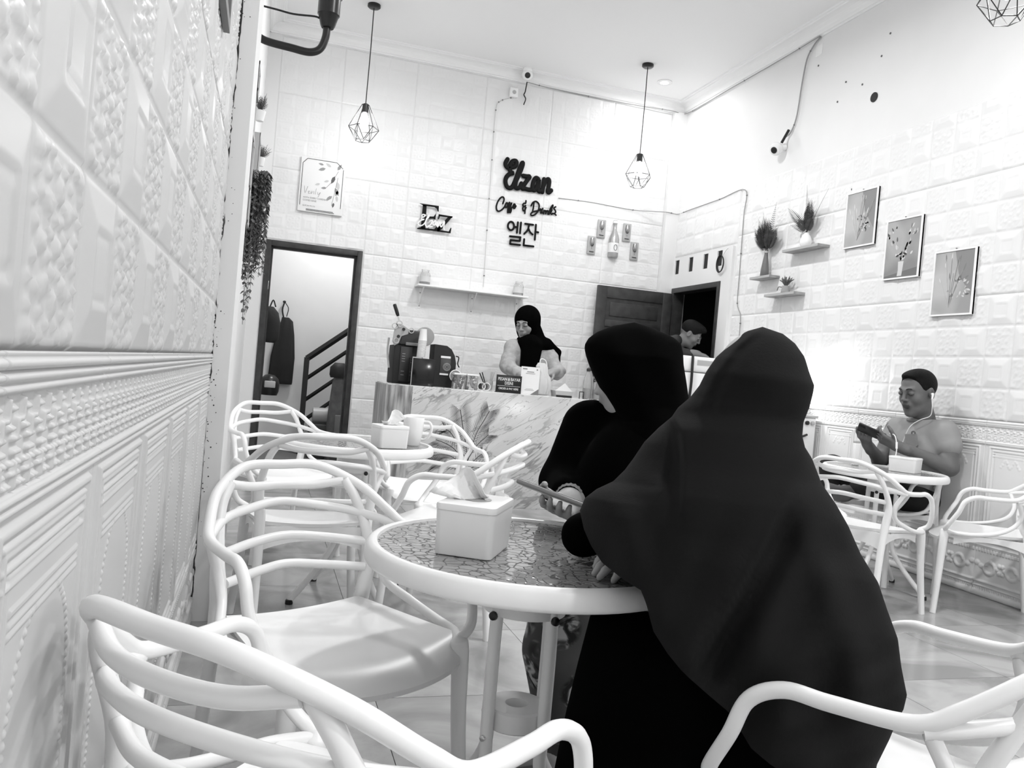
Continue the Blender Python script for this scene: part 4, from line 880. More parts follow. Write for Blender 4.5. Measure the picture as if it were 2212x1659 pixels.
picture(4.968, 2.432, 'framed dried grass picture highest and leftmost on the right wall', 1, 0); picture(4.525, 2.156, 'framed picture of pampas stems in a white vase, middle of three', 2, 1); picture(4.07, 1.882, 'framed dried grass picture lowest and rightmost on the right wall', 3, 0)
# ---------------------------------------------------------------- counter
mm = mat('marble', .6, .18, spec=.5)
nd, lk, bs = nodes_of(mm)
tc = nd.new('ShaderNodeTexCoord'); mp = nd.new('ShaderNodeMapping'); mp.inputs['Rotation'].default_value = (0, math.radians(35), 0); mp0 = mp; mp = nd.new('ShaderNodeMapping'); mp.inputs['Scale'].default_value = (.5, 1, 2.6); lk.new(mp0.outputs[0], mp.inputs[0])
lk.new(tc.outputs['Object'], mp0.inputs[0])
def vein(scale, detail, dist, w0, w1):
    n = nd.new('ShaderNodeTexNoise'); n.inputs['Scale'].default_value = scale; n.inputs['Detail'].default_value = detail; n.inputs['Distortion'].default_value = dist
    lk.new(mp.outputs[0], n.inputs['Vector']); a = nd.new('ShaderNodeMath'); a.operation = 'SUBTRACT'; a.inputs[1].default_value = .5; lk.new(n.outputs['Fac'], a.inputs[0])
    b = nd.new('ShaderNodeMath'); b.operation = 'ABSOLUTE'; lk.new(a.outputs[0], b.inputs[0]); r = nd.new('ShaderNodeMapRange'); r.interpolation_type = 'SMOOTHSTEP'
    r.inputs['From Min'].default_value = w0; r.inputs['From Max'].default_value = w1; lk.new(b.outputs[0], r.inputs['Value']); return r.outputs[0]
v1 = vein(2.6, 7, .6, .0, .022); v2 = vein(5.5, 6, .5, 0, .012)
n3 = nd.new('ShaderNodeTexNoise'); n3.inputs['Scale'].default_value = 1.7; n3.inputs['Detail'].default_value = 3; lk.new(mp.outputs[0], n3.inputs['Vector'])
mk = nd.new('ShaderNodeMapRange'); mk.inputs['From Min'].default_value = .42; mk.inputs['From Max'].default_value = .58; lk.new(n3.outputs['Fac'], mk.inputs['Value'])
def mx(a, b):
    m = nd.new('ShaderNodeMath'); m.operation = 'MAXIMUM'; lk.new(a, m.inputs[0]); lk.new(b, m.inputs[1]); return m.outputs[0]
p1 = mx(v1, mk.outputs[0]); iv = nd.new('ShaderNodeMath'); iv.operation = 'SUBTRACT'; iv.inputs[0].default_value = 1; lk.new(mk.outputs[0], iv.inputs[1]); p2 = mx(v2, iv.outputs[0])
mu = nd.new('ShaderNodeMath'); mu.operation = 'MULTIPLY'; lk.new(p1, mu.inputs[0]); lk.new(p2, mu.inputs[1])
cl = nd.new('ShaderNodeTexNoise'); cl.inputs['Scale'].default_value = 2.2; cl.inputs['Detail'].default_value = 4; lk.new(mp.outputs[0], cl.inputs['Vector'])
cr1 = nd.new('ShaderNodeMapRange'); cr1.inputs['From Min'].default_value = .3; cr1.inputs['From Max'].default_value = .7; cr1.inputs['To Min'].default_value = .50; cr1.inputs['To Max'].default_value = .68; lk.new(cl.outputs['Fac'], cr1.inputs['Value'])
fin = nd.new('ShaderNodeMapRange'); fin.inputs['To Min'].default_value = .24; lk.new(mu.outputs[0], fin.inputs['Value']); lk.new(cr1.outputs[0], fin.inputs['To Max'])
cc = nd.new('ShaderNodeCombineColor')
for i in range(3): lk.new(fin.outputs[0], cc.inputs[i])
lk.new(cc.outputs[0], bs.inputs['Base Color'])
mw = mat('streaked_laminate', .4, .3)
nd, lk, bs = nodes_of(mw); tc = nd.new('ShaderNodeTexCoord'); mp2 = nd.new('ShaderNodeMapping'); mp2.inputs['Scale'].default_value = (26, 26, 3.2); lk.new(tc.outputs['Object'], mp2.inputs[0])
n = nd.new('ShaderNodeTexNoise'); n.inputs['Scale'].default_value = 1; n.inputs['Detail'].default_value = 4; lk.new(mp2.outputs[0], n.inputs['Vector'])
r = nd.new('ShaderNodeValToRGB'); r.color_ramp.elements[0].position = .36; r.color_ramp.elements[1].position = .66; r.color_ramp.elements[0].color = (.16, .16, .16, 1); r.color_ramp.elements[1].color = (.55, .55, .55, 1)
lk.new(n.outputs['Fac'], r.inputs[0]); lk.new(r.outputs[0], bs.inputs['Base Color'])
t = thing('service_counter', 'long marble-look service counter with a palm print on its front', 'counter', (2.1, 6.1, 0))
MB().box(-1.01, 1.25, 0, .02, .0, .908, .002).build('front_panel', mm, t)
P = [(-1.21, .02), (-1.214, .05), (-1.214, .62), (-1.19, .62), (-1.19, .05), (-1.18, .035), (-1.01, .016), (-1.01, .0), (-1.19, .004)]
MB().prism([(x, y) for x, y in P], (0, 0, 0), (1,0,0), (0,1,0), .906).build('end_panel', mw, t)['label'] = 'streaked laminate end panel'
MB().box(-1.2, 1.25, .02, .64, .885, .912, .003).build('counter_top', mm, t)
MB().box(-1.18, 1.25, .6, .62, 0, .885).box(1.22, 1.25, .02, .6, 0, .885).build('carcass', M_WHITE, t)
pp = mat('palm_ink', .07, .5)
for st in FRONDS:
    P = cr([(a-2.1, -.0012, z) for a, z in st], 8); m = MB(); m.tube(P, .003, 4)
    L = sum((P[i+1]-P[i]).length for i in range(len(P)-1)); n = max(8, int(L/.017))
    for k in range(n):
        s = .12+.88*k/n; i = min(len(P)-2, int(s*(len(P)-1))); p = P[i].lerp(P[i+1], s*(len(P)-1)-i); d = (P[i+1]-P[i]).normalized(); sd = Vector((-d.z, 0, d.x))
        bl = .13*math.sin(math.pi*min(1, .25+.75*(1-s)*1.1))*(.6+.4*L/.5)
        for sg in (1, -1):
            q = (d*.75+sd*sg*.7).normalized(); e = p+q*bl; ww = Vector((-q.z, 0, q.x))*.0022; g = p+q*bl*.45
            m.add([p, g+ww, e, g-ww, p+Vector((0, .0008, 0)), g+ww+Vector((0, .0008, 0)), e+Vector((0, .0008, 0)), g-ww+Vector((0, .0008, 0))], [(0, 1, 2, 3), (7, 6, 5, 4), (0, 4, 5, 1), (1, 5, 6, 2), (2, 6, 7, 3), (3, 7, 4, 0)])
    m.build('palm_print', pp, t, smooth=False)
ZT = .912
# cup sealing machine
t = thing('cup_sealer', 'black cup sealing machine with grey gears, lever and film reel', 'machine', (1.10, 6.58, ZT))
MB().box(-.125, .11, -.14, .14, 0, .31, .008).build('body', M_BLACKM, t)
MB().box(-.075, .02, -.15, -.138, .02, .30, .004).build('column_cover', mat('charcoal', .03, .35), t)
m = MB()
for z in (.07, .10, .18, .20, .22, .24): m.box(-.06, -.035, -.1515, -.149, z, z+.003)
m.build('scale_marks', M_LGREY, t)
MB().box(-.085, .125, -.16, .12, .315, .435, .01).build('sealing_head', mat('charcoal2', .035, .4), t)
MB().box(-.04, .12, -.164, -.155, .31, .335, .003).build('chrome_strip', M_GREY, t)
MB().lathe([(.075, -.012), (.078, -.008), (.078, .008), (.075, .012)], (.135, -.02, .40), 30, 'y').build('film_reel', mat('reel_grey', .35, .5), t)
MB().lathe([(.012, -.03), (.012, .02)], (.135, -.02, .40), 12, 'y').build('reel_axle', M_BLACK, t)
MB().prism([(-.15, .33), (-.14, .43), (-.115, .475), (-.08, .47), (-.02, .435), (-.03, .40), (-.08, .38), (-.10, .32), (-.13, .30)], (0, -.165, 0), (1,0,0), (0,0,1), -.01).build('gear_plate', mat('gear_grey', .38, .4), t)
for (x, z, r0) in ((-.105, .475, .026), (-.14, .455, .024), (-.005, .43, .022), (-.12, .34, .022)):
    MB().lathe([(r0, -.012), (r0, .0), (r0*.72, .0), (r0*.72, -.012), (r0, -.012)], (x, -.16, z), 22, 'y', caps=False).build('gear_ring', mat('gear_ring', .5, .4), t)
for (x, z) in ((-.068, .435), (-.105, .375)): MB().lathe([(.013, -.012), (.011, -.02)], (x, -.16, z), 14, 'y').build('bolt', M_BLACK, t)
MB().tube([(-.108, -.16, .5), (-.122, -.16, .54)], .006, 8).build('lever', M_CHROME, t)
MB().tube([(-.12, -.16, .535), (-.128, -.16, .555), (-.155, -.16, .62), (-.158, -.16, .628)], [.011, .0145, .0145, .01], 12).build('lever_grip', M_BLACKM, t)
MB().tube(cr([(-.17, -.1, .36), (-.172, -.1, .25), (-.15, -.1, .12)], 4), .008, 8).build('side_rod', M_LGREY, t)
# black box with pale edging
t = thing('display_box', 'glossy black box with pale edging holding the cup stack', 'box', (1.18, 6.29, ZT))
MB().box(-.09, .09, -.08, .1, 0, .215, .003).build('body', mat('gloss_black', .006, .12), t)
MB().box(-.0925, -.088, -.083, -.078, 0, .22).box(-.0925, -.02, -.084, -.079, .213, .222).build('edge_strip', M_LGREY, t)
for k in range(13):
    o = MB().lathe([(.034, 0), (.036, .002), (.0335, .006), (.026, .095), (.0005, .095), (.0005, .093), (.0245, .093), (.032, .004), (.034, 0)], n=22, caps=False).build('plastic_cup', mat('cup_plastic', .75, .3, alpha=.93))
    o.location = (1.165+.0004*k, 6.29, ZT+.223+.0108*k)
    tag(o, 'clear plastic cup upside down in the stack, %s' % (('bottom one on the black box', 'second from the bottom', 'third from the bottom', 'fourth from the bottom', 'fifth from the bottom', 'sixth from the bottom', 'middle one of the thirteen', 'sixth from the top', 'fifth from the top', 'fourth from the top', 'third from the top', 'second from the top', 'topmost one'))[k], 'cup', 'stacked plastic cups')
t = thing('coffee_grinder', 'rounded black coffee grinder behind the black box', 'machine', (1.40, 6.48, ZT))
P = [(-.11, 0), (.075, 0), (.075, .2), (.06, .26), (.03, .31), (-.01, .335), (-.11, .34)]
MB().prism(P, (0, .1, 0), (1,0,0), (0,0,1), .2).build('body', M_BLACKM, t, smooth=False)
MB().box(-.055, .03, -.104, -.099, .10, .25, .002).build('label_plate', mat('label_dark', .05, .3), t)
MB().box(-.055, .025, -.1055, -.1035, .235, .252).box(-.055, .015, -.1055, -.1035, .098, .112).build('label_print', M_PAPER, t)
m = MB()
for r in (.012, .022, .03): m.tube([(.0+r*math.cos(a), -.1055, .165+r*math.sin(a)) for a in [2*math.pi*k/20 for k in range(20)]], .0016, 4, closed=True)
m.build('label_rings', M_LGREY, t)
MB().tube(cr([(.08, -.05, .26), (.105, -.05, .25), (.1, -.05, .2), (.115, -.05, .17)], 4), .005, 6).build('cord', M_BLACKM, t)
# candy jars
def candy(x, label, dark, seed):
    t = thing('candy_jar', label, 'jar', (x, 6.22, ZT), group='candy jars on the counter'); t.scale = (1.15, 1.1, 1.28)
    MB().box(-.042, .042, -.042, .042, 0, .088, .01).build('jar_glass', mat('candy_glass', .9, .05, trans=.9), t)
    MB().box(-.044, .044, -.044, .044, .086, .098, .005).build('lid', mat('clear_lid', .75, .2), t)
    rn = random.Random(seed)
    for k in range(22):
        p = (rn.uniform(-.028, .028), -.03+.03*(k % 2), .012+.065*(k/22)); r0 = rn.uniform(.008, .012)
        m = MB().lathe([(.0005, r0), (r0*.75, r0*.65), (r0, 0), (r0*.75, -r0*.65), (.0005, -r0)], p, 8); o = m.build('sweet', dark[k % len(dark)], t)
candy(1.47, 'square jar of dark sweets next to the coffee grinder', [M_GREY, mat('sweet_d', .07, .4)], 1); candy(1.575, 'square jar of pale round sweets right of the other jar', [M_LGREY, mat('sweet_l', .3, .4)], 2)
t = thing('jar_lid', 'round clear lid leaning behind the candy jars', 'lid', (1.46, 6.30, ZT+.10))
MB().lathe([(.046, 0), (.046, .012), (.0005, .014)], (0, 0, 0), 24, 'y').build('disc', mat('lid_grey', .3, .4), t); MB().tube([(.046*math.cos(a), -.001, .046*math.sin(a)) for a in [2*math.pi*k/24 for k in range(24)]], .004, 6, closed=True).build('rim', M_WHITE, t)
for i, (x, z, lb) in enumerate(((1.655, .035, 'white paper cup lying on its side, left of the pair'), (1.695, .035, 'white paper cup lying on its side, right of the pair'))):
    t = thing('paper_cup', lb, 'cup', (x, 6.22, ZT+z), group='cups lying by the straw glass')
    MB().lathe([(.025, .05), (.033, -.03), (.029, -.03), (.022, .046), (.025, .05)], (0, 0, 0), 22, 'y', caps=False).build('wall', M_WHITE, t); MB().lathe([(.023, .044), (.0005, .044)], (0, 0, 0), 22, 'y', caps=False).build('base', M_GREY, t)
t = thing('straw_glass', 'drinking glass holding dark and pale stirrers', 'glass', (1.745, 6.3, ZT))
MB().lathe([(.0005, 0), (.026, 0), (.03, .085), (.028, .085), (.024, .006), (.0005, .006)], n=22).build('tumbler', mat('tumbler', .9, .05, trans=.85), t)
for k, (dx, dz) in enumerate(((-.075, .145), (-.05, .13), (.01, .14), (.02, .15), (.03, .135))):
    MB().box(-.004, .004, -.003, .003, 0, .15).xf(Matrix.Translation((.25*dx, .004*k, .008)) @ Matrix.Rotation(math.atan2(dx, dz), 4, 'Y')).build('stirrer', M_BLACKM if k < 2 else M_LGREY, t, smooth=False)
# counter signs
t = thing('counter_sign', 'black counter sign reading PESAN & BAYAR DISINI in white', 'sign', (1.88, 6.2, ZT), math.radians(-1))
MB().box(-.106, .106, -.004, .004, 0, .142, .002).build('plate', mat('sign_gloss', .006, .2), t); MB().box(-.1, .1, -.004, .05, 0, .006).build('stand', M_BLACK, t)
MI = mat('white_ink', .85, .6)
text_obj('PESAN & BAYAR', .036, MI, t, (0, -.0046, .108), sx=.72); text_obj('DISINI', .036, MI, t, (0, -.0046, .076), sx=.72); text_obj('ORDER & PAY HERE', .024, MI, t, (0, -.0046, .033), sx=.78)
MB().box(-.095, .095, -.005, -.004, .054, .056).build('rule', MI, t)
t = thing('payment_card_stand', 'white payment card stand with cut lower corner, right of the black sign', 'sign', (2.062, 6.22, ZT))
MB().prism([(-.08, 0), (.035, 0), (.08, .045), (.08, .225), (-.08, .225)], (0, 0, 0), (1,0,0), (0,0,1), .003).build('card', M_PAPER, t); MB().prism([(.01, .0), (.08, .0), (.08, .05)], (0, -.003, 0), (1,0,0), (0,0,1), .002).build('corner_flash', M_GREY, t)
MB().box(-.068, -.03, -.0042, -.003, .203, .211).box(.05, .06, -.0042, -.003, .2, .21).box(-.03, .03, -.0042, -.003, .182, .187).box(-.04, .04, -.0042, -.003, .17, .173).box(-.03, .03, -.0042, -.003, .045, .047).box(-.04, .04, -.0042, -.003, .036, .038).build('small_print', mat('print_grey', .2, .6), t)
for k in range(3): MB().lathe([(.004, -.0045), (.0005, -.005)], (.03+.016*k, 0, .011), 8, 'y').build('badge_print', M_WHITE, t)
MB().box(-.05, .05, 0, .06, 0, .006).build('stand', M_GREY, t)
# takeout box, small holder, bottles
t = thing('takeout_box', 'open white takeout box on the counter beside the bottles', 'box', (2.40, 6.36, ZT))
MB().prism([(-.07, .0), (.07, 0), (.08, .05), (-.08, .05)], (0, .06, 0), (1,0,0), (0,0,1), .12).build('tray', M_LGREY, t); MB().prism([(-.06, .05), (.02, .115), (.09, .05), (.08, .03)], (0, .0, 0), (1,0,0), (0,0,1), .01).build('flap', M_PAPER, t)
tag(MB().box(2.29, 2.42, 6.17, 6.2, ZT, ZT+.018, .003).build('phone_rest', M_BLACKM), 'thin black bar lying on the counter edge by the takeout box', 'bar')
t = thing('card_holder', 'small black wire card holder left of the bottles', 'holder', (2.515, 6.2, ZT))
for x in (-.018, .018): MB().tube([(x, 0, 0), (x, 0, .06)], .0035, 6).build('wire', M_BLACK, t)
MB().tube([(-.018, 0, .058), (.018, 0, .058)], .0035, 6).build('cross_wire', M_BLACK, t)
def syrup(x, y, h, label):
    t = thing('glass_bottle', label, 'bottle', (x, y, ZT), group='swing-top glass bottles')
    MB().lathe([(.0005, 0), (.034, 0), (.036, .005), (.036, h*.52), (.03, h*.66), (.015, h*.82), (.013, h*.9), (.016, h*.92), (.012, h*.92), (.010, h*.84), (.027, h*.66), (.033, h*.5), (.033, .008), (.0005, .006)], n=26).build('glass', mat('bottle_glass', .85, .05, trans=.8), t)
    MB().lathe([(.0005, .009), (.032, .009), (.032, h*.34), (.0005, h*.34)], n=22).build('syrup', mat('syrup', .16, .2), t)
    MB().lathe([(.016, h*.86), (.017, h*.93), (.012, h*.96), (.0005, h*.97)], n=16).build('stopper', M_BLACK, t); MB().tube(cr([(-.016, 0, h*.88), (-.01, -.005, h*1.0), (.004, 0, h*1.03), (.016, 0, h*.9)], 4), .002, 5).build('clasp_wire', M_CHROME, t)
syrup(2.575, 6.24, .27, 'swing-top glass bottle of grey syrup at the left of the group'); syrup(2.66, 6.22, .25, 'swing-top glass bottle of grey syrup in front, partly behind the black hijab'); syrup(2.64, 6.36, .28, 'swing-top glass bottle of grey syrup at the back')
# white freezer and cabinet at the right
t = thing('chest_freezer', 'white chest freezer the bowed man leans over', 'freezer', (3.72, 6.52, 0))
MB().box(-.33, .33, -.3, .28, .05, 1.22, .02).build('cabinet', M_WHITE, t); MB().box(-.335, .335, -.305, .285, 1.225, 1.36, .02).build('lid', M_WHITE, t)
MB().box(-.15, .25, -.308, -.303, 1.285, 1.33).build('vent_strip', M_LGREY, t); MB().tube(cr([(-.2, -.31, 1.36), (-.205, -.325, 1.25), (-.2, -.32, 1.1), (-.21, -.315, .9)], 4), .012, 8).build('cord', M_BLACKM, t)
for x in (-.27, .27):
    for y in (-.24, .22): MB().lathe([(.025, 0), (.03, .05)], (x, y, 0), 12).build('foot', M_BLACKM, t)
t = thing('white_cabinet', 'low white cabinet with black knobs by the right wall', 'cabinet', (3.84, 5.5, 0))
MB().box(-.22, .235, -.27, .26, 0, .93, .008).build('body', M_WHITE, t); MB().box(-.23, .245, -.28, .27, .93, .95, .004).build('top', M_LGREY, t)
for x, z in ((.15, .89), (.2, .89)): MB().lathe([(.016, -.272), (.016, -.285), (.008, -.288)], (x, 0, z), 16, 'y').build('knob', M_BLACK if x < .18 else M_LGREY, t)
MB().tube(cr([(.15, -.285, .80), (.1, -.295, .785), (.05, -.3, .79)], 4), .009, 8).build('handle', M_BLACK, t)
MB().box(-.15, .2, -.274, -.268, .1, .72, .006).build('door', M_WHITE, t)
tag(MB().box(3.90, 4.02, 5.3, 5.42, .95, 1.03, .004).build('card_reader', M_BLACKM), 'small black box standing on the white cabinet', 'box')
t = thing('clip_lamp', 'small lit work lamp on the white cabinet glaring at the right wall', 'lamp', (3.84, 5.34, .95))
MB().lathe([(.04, 0), (.042, .01), (.008, .015), (.006, .25)], n=18).build('stand', M_WHITE, t)
MB().lathe([(.015, -.05), (.03, -.03), (.05, .0), (.048, .002)], (0, 0, .28), 22, 'x').build('shade', M_WHITE, t); MB().lathe([(.0005, -.01), (.024, .0), (.028, .012), (.0005, .03)], (0, 0, .28), 18, 'x').build('bulb', M_BULB, t)
ld = bpy.data.lights.new('clip_light', 'SPOT'); ld.energy = CLIP_W; ld.spot_size = math.radians(105); ld.spot_blend = .25; ld.shadow_soft_size = .02
l = link('lamp_light', ld, t, (.05, 0, .28)); l.rotation_euler = Vector((.85, -.55, -.12)).to_track_quat('-Z', 'Y').to_euler()

# ---------------------------------------------------------------- left wall decor beyond the pillar
M_BOXA = mat('planter_board', .42, .5); M_BOXB = mat('planter_edge', .62, .5)
def box_shelf(y0, y1, z0, z1, x1, label):
    t = thing('box_shelf', label, 'shelf', (XL, (y0+y1)/2, z0), group='grey box shelves on the left wall'); h = (y1-y0)/2; d = x1-XL; H = z1-z0
    for nm, a in (('side_board', (0, d, -h, -h+.015, 0, H)), ('side_board', (0, d, h-.015, h, 0, H)), ('bottom_board', (0, d, -h+.015, h-.015, 0, .015)), ('top_board', (0, d, -h+.015, h-.015, H-.015, H))):
        MB().box(*a).build(nm, M_BOXA, t, smooth=False)
    MB().box(d-.003, d+.002, -h, h, 0, .016).box(d-.003, d+.002, -h, h, H-.016, H).box(d-.003, d+.002, -h, -h+.016, 0, H).box(d-.003, d+.002, h-.016, h, 0, H).build('edge_band', M_BOXB, t, smooth=False)
box_shelf(4.4, 4.62, 2.40, 2.555, -.15, 'highest grey box shelf beyond the pillar'); box_shelf(4.6, 4.8, 2.235, 2.45, -.162, 'grey box shelf below the highest one beyond the pillar'); box_shelf(4.8, 5.1, 1.975, 2.285, -.164, 'largest grey box shelf halfway up beyond the pillar'); box_shelf(5.6, 5.9, 2.18, 2.5, -.15, 'grey box shelf farthest from the camera beyond the pillar'); box_shelf(4.5, 4.72, 1.735, 1.92, -.15, 'lowest grey box shelf beyond the pillar')
def bushy(loc, r, label, seed):
    t = thing('potted_shrub', label, 'plant', loc); rn = random.Random(seed)
    MB().lathe([(.0005, -.09), (.022, -.09), (.032, -.03), (.03, -.03), (.0005, -.035)], n=16).build('pot', M_WHITE, t)
    for k in range(26):
        a = rn.uniform(0, 6.28); e = rn.uniform(.1, 1.4); L = r*rn.uniform(.7, 1.2); m = MB(); d = Vector((math.cos(a)*math.cos(e), math.sin(a)*math.cos(e), math.sin(e)))
        frond(m, (0, 0, -.03), d*L, 0, 5, .018, .1, k); m.build('sprig', M_LEAF2, t, ang=30)
bushy((-.145, 5.0, 2.50), .075, 'small potted green shrub on the upper box shelf', 3); bushy((-.145, 6.0, 2.46), .075, 'small potted green shrub on the far box shelf', 5)
t = thing('trailing_plant', 'long trailing artificial vine hanging down the left wall', 'plant', (-.14, 5.2, 2.12)); rn = random.Random(9)
MB().lathe([(.0005, -.06), (.045, -.06), (.055, .02), (.05, .02), (.0005, .0)], n=18).build('pot', mat('vine_pot', .35, .6), t)
for k in range(44):
    L = rn.uniform(.40, .64) if k > 4 else rn.uniform(.75, .92); ox = rn.uniform(-.045, .075); oy = rn.uniform(-.07, .07); m = MB()
    P = cr([(ox*.3, oy*.3, .02), (ox, oy, .03), (ox*1.05, oy, -.12), (ox*(1 if k > 4 else .3)+rn.uniform(-.015, .01), oy*.8, -L)], 8); m.tube(P, .0014, 4)
    for i in range(2, len(P)):
        for sg in (1, -1):
            for q in (0, 1):
                p = P[i-1].lerp(P[i], q*.5); a = rn.uniform(0, 6.28); d = Vector((math.cos(a), math.sin(a), -1.1)).normalized(); e = p+d*.036; s = d.cross(Vector((0, 0, 1))).normalized()*.0095
                m.add([p, p+d*.014+s, e, p+d*.014-s], [(0, 1, 2), (0, 2, 3)])
    m.build('vine', M_LEAF2 if k % 3 else mat('leaf_pale', .2, .6), t, ang=30)
cable([(-.17, 4.0, 1.69), (-.142, 4.0, 1.65), (-.138, 4.0, 1.61), (-.148, 4.0, 1.58), (-.15, 4.0, 1.43)], .004, M_BLACKM, 'short black cable hanging beside the pillar')
# wall lamp on a bent black pipe
t = thing('pipe_wall_lamp', 'black bent pipe wall lamp at the top left behind the pillar', 'wall lamp', (XL, 4.2, 2.66))
MB().lathe([(.05, 0), (.05, .012), (.03, .016)], (0, 0, 0), 22, 'x').build('wall_plate', M_BLACK, t)
MB().tube(cr([(.0, 0, 0), (.03, 0, -.045), (.08, 0, -.072), (.2, 0, -.082), (.29, 0, -.086), (.34, 0, -.06), (.362, 0, 0), (.366, 0, .06)], 6), .019, 14).build('pipe', M_BLACK, t)
MB().lathe([(.03, .05), (.036, .06), (.05, .11), (.055, .115), (.055, .2), (.062, .205), (.062, .24), (.05, .25)], (.368, 0, 0), 26).build('lamp_socket', M_BLACK, t)
MB().lathe([(.03, .25), (.055, .30), (.06, .34), (.04, .38), (.0005, .39)], (.368, 0, 0), 24).build('bulb', mat('bulb_off', .7, .2), t)
MB().tube(cr([(.02, 0, .095), (.12, 0, .09), (.2, 0, .085), (.3, 0, .095), (.33, 0, .09)], 4), .005, 8).build('wire', M_BLACKM, t)
# frame high on the near left wall
t = thing('picture_frame', 'dark narrow picture frame high on the left wall near the pillar', 'picture', (XL+.01, 2.3, 1.98))
MB().box(0, .018, -.25, .24, .0, .03).box(0, .018, .21, .24, .03, .6).box(0, .018, -.25, -.22, .03, .6).box(0, .018, -.22, .21, .57, .6).build('frame', M_GREY, t, smooth=False); MB().box(.002, .008, -.22, .21, .03, .57).build('print', M_LGREY, t)
GL = [(-0.129, 1.175), (-0.157, 1.165), (-0.179, 1.143), (-0.204, 1.116), (-0.219, 1.089), (-0.229, 1.063), (-0.243, 1.041), (-0.264, 1.019), (-0.274, 1.001), (-0.296, 0.979), (-0.32, 0.95), (-0.338, 0.917), (-0.352, 0.894), (-0.372, 0.87), (-0.403, 0.851), (-0.424, 0.831), (-0.432, 0.806)]
GR = [(-0.129, 1.175), (-0.1, 1.169), (-0.073, 1.15), (-0.055, 1.127), (-0.046, 1.103), (-0.035, 1.079), (-0.036, 1.065), (-0.04, 1.04), (-0.047, 1.015), (-0.047, 0.991), (-0.041, 0.972), (-0.028, 0.954), (-0.009, 0.913), (0.016, 0.882), (0.039, 0.847), (0.062, 0.803), (0.092, 0.761), (0.11, 0.717), (0.129, 0.674), (0.138, 0.629), (0.15, 0.585), (0.147, 0.561), (0.138, 0.536), (0.13, 0.506), (0.115, 0.46)]
GH = [(-0.432, 0.806), (-0.421, 0.772), (-0.404, 0.743), (-0.38, 0.715), (-0.34, 0.692), (-0.301, 0.676), (-0.287, 0.647), (-0.274, 0.608), (-0.244, 0.572), (-0.217, 0.547), (-0.2, 0.535), (-0.158, 0.509), (-0.127, 0.491), (-0.1, 0.458), (-0.084, 0.437), (-0.049, 0.417)]
BL = [(-0.052, 1.222), (-0.104, 1.21), (-0.147, 1.19), (-0.169, 1.172), (-0.178, 1.155), (-0.179, 1.142), (-0.173, 1.122), (-0.163, 1.099), (-0.148, 1.071), (-0.129, 1.04), (-0.111, 1.022), (-0.086, 0.989)]
BR = [(-0.052, 1.222), (-0.016, 1.216), (0.017, 1.203), (0.05, 1.193), (0.075, 1.175), (0.083, 1.151), (0.087, 1.12), (0.097, 1.08), (0.106, 1.041)]
import bisect
# ---------------------------------------------------------------- people: smooth implicit surfaces
def surf_nets(V, lo, h):
    nx, ny, nz = V.shape; S = V < 0
    cs = [S[i:nx-1+i, j:ny-1+j, k:nz-1+k] for i in (0,1) for j in (0,1) for k in (0,1)]
    tot = sum(c.astype(np.int8) for c in cs); act = (tot > 0) & (tot < 8); I = np.argwhere(act)
    idm = -np.ones(act.shape, np.int64); idm[act] = np.arange(len(I))
    acc = np.zeros((len(I), 3)); cnt = np.zeros(len(I))
    co = [(i,j,k) for i in (0,1) for j in (0,1) for k in (0,1)]
    vals = {c: V[I[:,0]+c[0], I[:,1]+c[1], I[:,2]+c[2]] for c in co}
    for a in co:
        for ax in range(3):
            if a[ax] == 1: continue
            b = list(a); b[ax] = 1; b = tuple(b); va, vb = vals[a], vals[b]; m = (va < 0) != (vb < 0)
            t = np.where(m, va/(va-vb+1e-12), 0); p = np.tile(np.array(a, float), (len(I), 1)); p[:, ax] += t
            acc[m] += p[m]; cnt[m] += 1
    P = lo + h*(I + acc/cnt[:, None]); Q = []
    for ax in range(3):
        u, v = (ax+1) % 3, (ax+2) % 3
        sl = [slice(None)]*3; sl2 = [slice(None)]*3; sl[ax] = slice(0, -1); sl2[ax] = slice(1, None)
        A = S[tuple(sl)]; B = S[tuple(sl2)]; E = np.argwhere(A != B)
        E = E[(E[:, u] > 0) & (E[:, v] > 0) & (E[:, u] < V.shape[u]-1) & (E[:, v] < V.shape[v]-1)]
        if not len(E): continue
        def c(du, dv):
            q = E.copy(); q[:, u] += du; q[:, v] += dv; return idm[q[:,0], q[:,1], q[:,2]]
        q = np.stack([c(-1,-1), c(0,-1), c(0,0), c(-1,0)], 1); fl = ~A[E[:,0], E[:,1], E[:,2]]
        q[fl] = q[fl][:, ::-1]; Q.append(q)
    Q = np.concatenate(Q); Q = Q[(Q >= 0).all(1)]
    return P, Q
def cap(a, b, ra, rb=None, k=.02, sub=False): return ('c', np.array(a, float), np.array(b, float), ra, ra if rb is None else rb, k, sub)
def ell(c, r, k=.02, sub=False, R=None): return ('e', np.array(c, float), np.array(r, float), None if R is None else np.array(R.to_3x3()), 0, k, sub)
